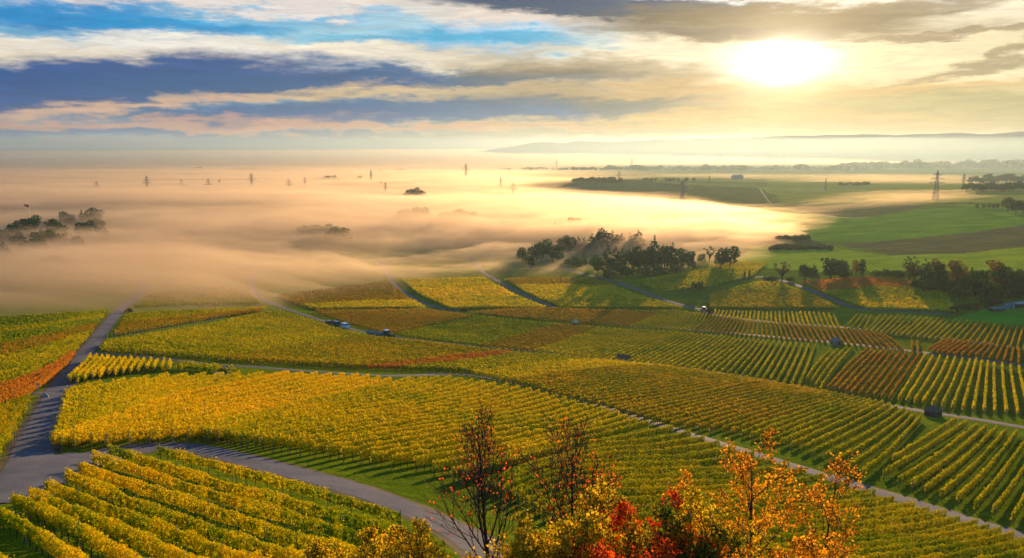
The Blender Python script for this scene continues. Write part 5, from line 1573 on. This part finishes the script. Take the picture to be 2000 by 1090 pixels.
hd2 = heading((720, 651), (765, 657))
trailer(726, 656, hd2, 'blue grey farm trailer at the rear of the tractor train')
trailer(742, 658.5, hd2, 'blue grey farm trailer coupled directly behind the tractor')
tractor(758, 661, hd2, 'green tractor with a white roof pulling two trailers', 1.25)
tractor(1374, 609, heading((1374, 609), (1365, 604)), 'small tractor with a pale roof by the bush at the far lane fork', 1.1)
tree('bush0', 1385, 612, 15, 'dark bush beside the small tractor at the far lane fork', BN, 1.0, 'bush')
tree('bush1', 906, 611, 13, 'reddish round bush at the bend of the upper lane', RO, 1.1, 'bush')

# ================================================================== huts and small things
M['stone'] = mat_plain('pale_stone', (0.32, 0.31, 0.29), .9, scale=2.5, vary=.35)
M['plank'] = mat_plain('brown_planks', (0.12, 0.075, 0.045), .9, scale=3, vary=.4)
M['tile'] = mat_plain('old_roof_tiles', (0.16, 0.085, 0.06), .85, scale=3, vary=.4)
M['slate'] = mat_plain('grey_roof', (0.17, 0.18, 0.19), .8, scale=2, vary=.3)
M['sheet'] = mat_plain('pale_yellow_roof', (0.55, 0.42, 0.2), .7, scale=2, vary=.2)
M['tarp'] = mat_plain('light_blue_tarpaulin', (0.30, 0.45, 0.50), .6, scale=3, vary=.15)


def hut(px, py, rz, lab, w, l, h, rise, wall_m, roof_m, hip=False, cat='hut', name='hut', ov=.3):
    x, y, z = at(px, py)
    root = empty(name, (x, y, z), rz); tag(root, lab, cat)
    mb = MB(); mb.box((0, 0, h / 2 - .25), (l, w, h + .5)); wl = mb.build('wall', M[wall_m], root)
    a, b_ = l / 2 + ov, w / 2 + ov
    mb = MB(); t = .1
    rx = max(0.05, a - b_) if hip else a
    e = [(-a, -b_, h), (a, -b_, h), (a, b_, h), (-a, b_, h)]; rd = [(-rx, 0, h + rise), (rx, 0, h + rise)]
    vs = e + rd + [(p[0], p[1], p[2] - t) for p in e]
    mb.add(vs, [(0, 1, 5, 4), (2, 3, 4, 5), (1, 2, 5), (3, 0, 4), (6, 7, 1, 0), (7, 8, 2, 1), (8, 9, 3, 2), (9, 6, 0, 3), (9, 8, 7, 6)])
    mb.build('roof', M[roof_m], root)
    mb = MB(); mb.box((l * .1, -w / 2 - .03, h * .42), (.85, .08, h * .84)); mb.build('door', M['plank'], root)
    mb = MB(); mb.box((-l * .28, -w / 2 - .03, h * .6), (.6, .08, .5)); wn = mb.build('window', M['glass'], root)
    mb = MB(); mb.box((-l * .28, -w / 2 - .06, h * .6 - .29), (.75, .12, .07)); mb.build('sill', M['stone'], wn)
    return root


hut(1633, 673, .35, 'grey stone hut with a low grey hipped roof between vine rows', 2.8, 3.2, 1.7, 1.1, 'stone', 'slate', hip=True)
hut(1217, 708, -.5, 'low hut with brown roof and white front by the middle lane', 3.0, 3.4, 1.5, 1.2, 'white', 'tile')
hut(1122, 636, 1.1, 'tiny hut with a sunlit yellow roof among russet rows', 2.6, 2.8, 1.6, 1.4, 'plank', 'sheet')
hut(1822, 812, .5, 'dark brown wooden hut at the head of the thick rows', 2.5, 2.9, 1.4, 1.1, 'plank', 'tile', hip=True)
# domed shelter and its tarpaulin by the long lane
x, y, z = at(441, 731)
def dome(name, x, y, z, rx, ry, rz_, mat, lab, cat):
    nv, nu = 9, 18; v = []
    for i in range(nv + 1):
        f_ = i / nv * math.pi / 2
        for j in range(nu):
            t = j / nu * 6.283; k = 1 + .06 * math.sin(3 * t + 1) + .04 * math.sin(5 * t)
            v.append((rx * k * math.cos(t) * math.cos(f_), ry * k * math.sin(t) * math.cos(f_), rz_ * math.sin(f_) * k))
    f_ = [(i * nu + j, i * nu + (j + 1) % nu, (i + 1) * nu + (j + 1) % nu, (i + 1) * nu + j) for i in range(nv) for j in range(nu)]
    me = bpy.data.meshes.new(name); me.from_pydata(v, [], f_); me.materials.append(M[mat]); me.polygons.foreach_set('use_smooth', np.full(len(f_), True))
    o_ = link(name, me); o_.location = (x, y, z - .1); tag(o_, lab, cat); return o_
dome('haystack', x, y, z, 1.5, 1.3, 1.7, 'slate', 'dark grey domed heap at the lane end beside a blue sheet', 'heap')
x, y, z = at(426, 734)
dome('tarpaulin', x, y, z, 1.2, 1.0, .8, 'tarp', 'pale blue tarpaulin heap left of the dark domed heap', 'tarpaulin')
x, y, z = at(87, 777)
dome('boulder', x, y, z, .55, .45, .75, 'stone', 'pale boulder at the corner of the side lane', 'boulder')
x, y, z = at(121, 766)
dome('boulder', x, y, z, .4, .4, .5, 'stone', 'small stone at the field corner across the lane', 'boulder')
x, y, z = at(77, 776)
root = empty('signpost', (x, y, z)); tag(root, 'thin signpost with a small board beside the pale boulder', 'signpost')
mb = MB(); mb.tube((0, 0, -.2), (0, 0, 2.1), .04, n=6); mb.build('pole', M['post'], root)
mb = MB(); mb.box((0, 0, 1.9), (.5, .04, .3)); mb.build('board', M['stone'], root)
# fence of pale posts along the track above the broad block
ln = smooth_line([(210, 664), (300, 649), (400, 632), (440, 621)]); ln = resample(catmull(ln, 2.0), 42)
for i, (x, y) in enumerate(ln):
    mb = MB(); mb.tube((0, 0, -.1), (0, 0, 1.7), .07, .06, 5) if i == 0 else None
    if i == 0: FP = mb.build('fence_post', M['stone']); o_ = FP
    else: o_ = FP.copy(); COL.objects.link(o_)
    o_.location = (x, y, float(T(x, y)))
    tag(o_, 'pale post in the line along the track at left', 'post', 'pale posts beside the track')
# windsock far left
x, y, z = at(60, 440)
root = empty('windsock', (x, y, z)); tag(root, 'red and white windsock on a tall pole in the blue fog at left', 'windsock')
d = dirs(60, 403); hh = CAMZ + d[2] / math.hypot(d[0], d[1]) * math.hypot(x, y) - z
mb = MB(); mb.tube((0, 0, 0), (0, 0, hh), .35, .2, 6); mb.build('pole', M['white'], root)
M['sock'] = mat_plain('red_cloth', (0.5, 0.05, 0.03), .9)
mb = MB(); mb.tube((0, 0, hh), (-5, 0, hh + 1.5), 1.6, .8, 8); mb.build('sock', M['sock'], root)
# far hamlet roofs, far works, garden sheds
for i, (px, py, w, l) in enumerate([(1915, 354, 14, 22), (1938, 356, 12, 16), (1962, 352, 16, 30), (1984, 354, 14, 22), (2002, 357, 12, 18)]):
    hut(px, py, .3 * i, ['long pale roofed house at the left of the far hamlet', 'small house second from the left in the far hamlet', 'big pale hall in the middle of the far hamlet', 'pale roofed house right of the big hall in the far hamlet', 'house of the far hamlet cut by the right edge'][i], w, l, 6, 5, 'stone', 'slate', cat='house', name='house', ov=.8)
hut(388, 333, .2, 'very faint block shaped works in the mist at left', 16, 26, 12, 3, 'stone', 'slate', cat='factory', name='factory', ov=1)
hut(1440, 349, .4, 'faint barn on the plain right of the low hill', 16, 34, 7, 5, 'stone', 'slate', cat='barn', name='barn', ov=.8)
hut(1945, 607, .25, 'low dark garden shed with a pale roof on the meadow', 3.2, 6.0, 1.3, .5, 'plank', 'slate', cat='shed', name='shed')
hut(1968, 602, .2, 'garden shed with a grey roof in the middle of the three', 3.2, 5.0, 1.7, .7, 'stone', 'slate', cat='shed', name='shed')
hut(1990, 599, .3, 'pale roofed garden shed near the right edge', 3.5, 6.5, 1.8, .7, 'plank', 'stone', cat='shed', name='shed')
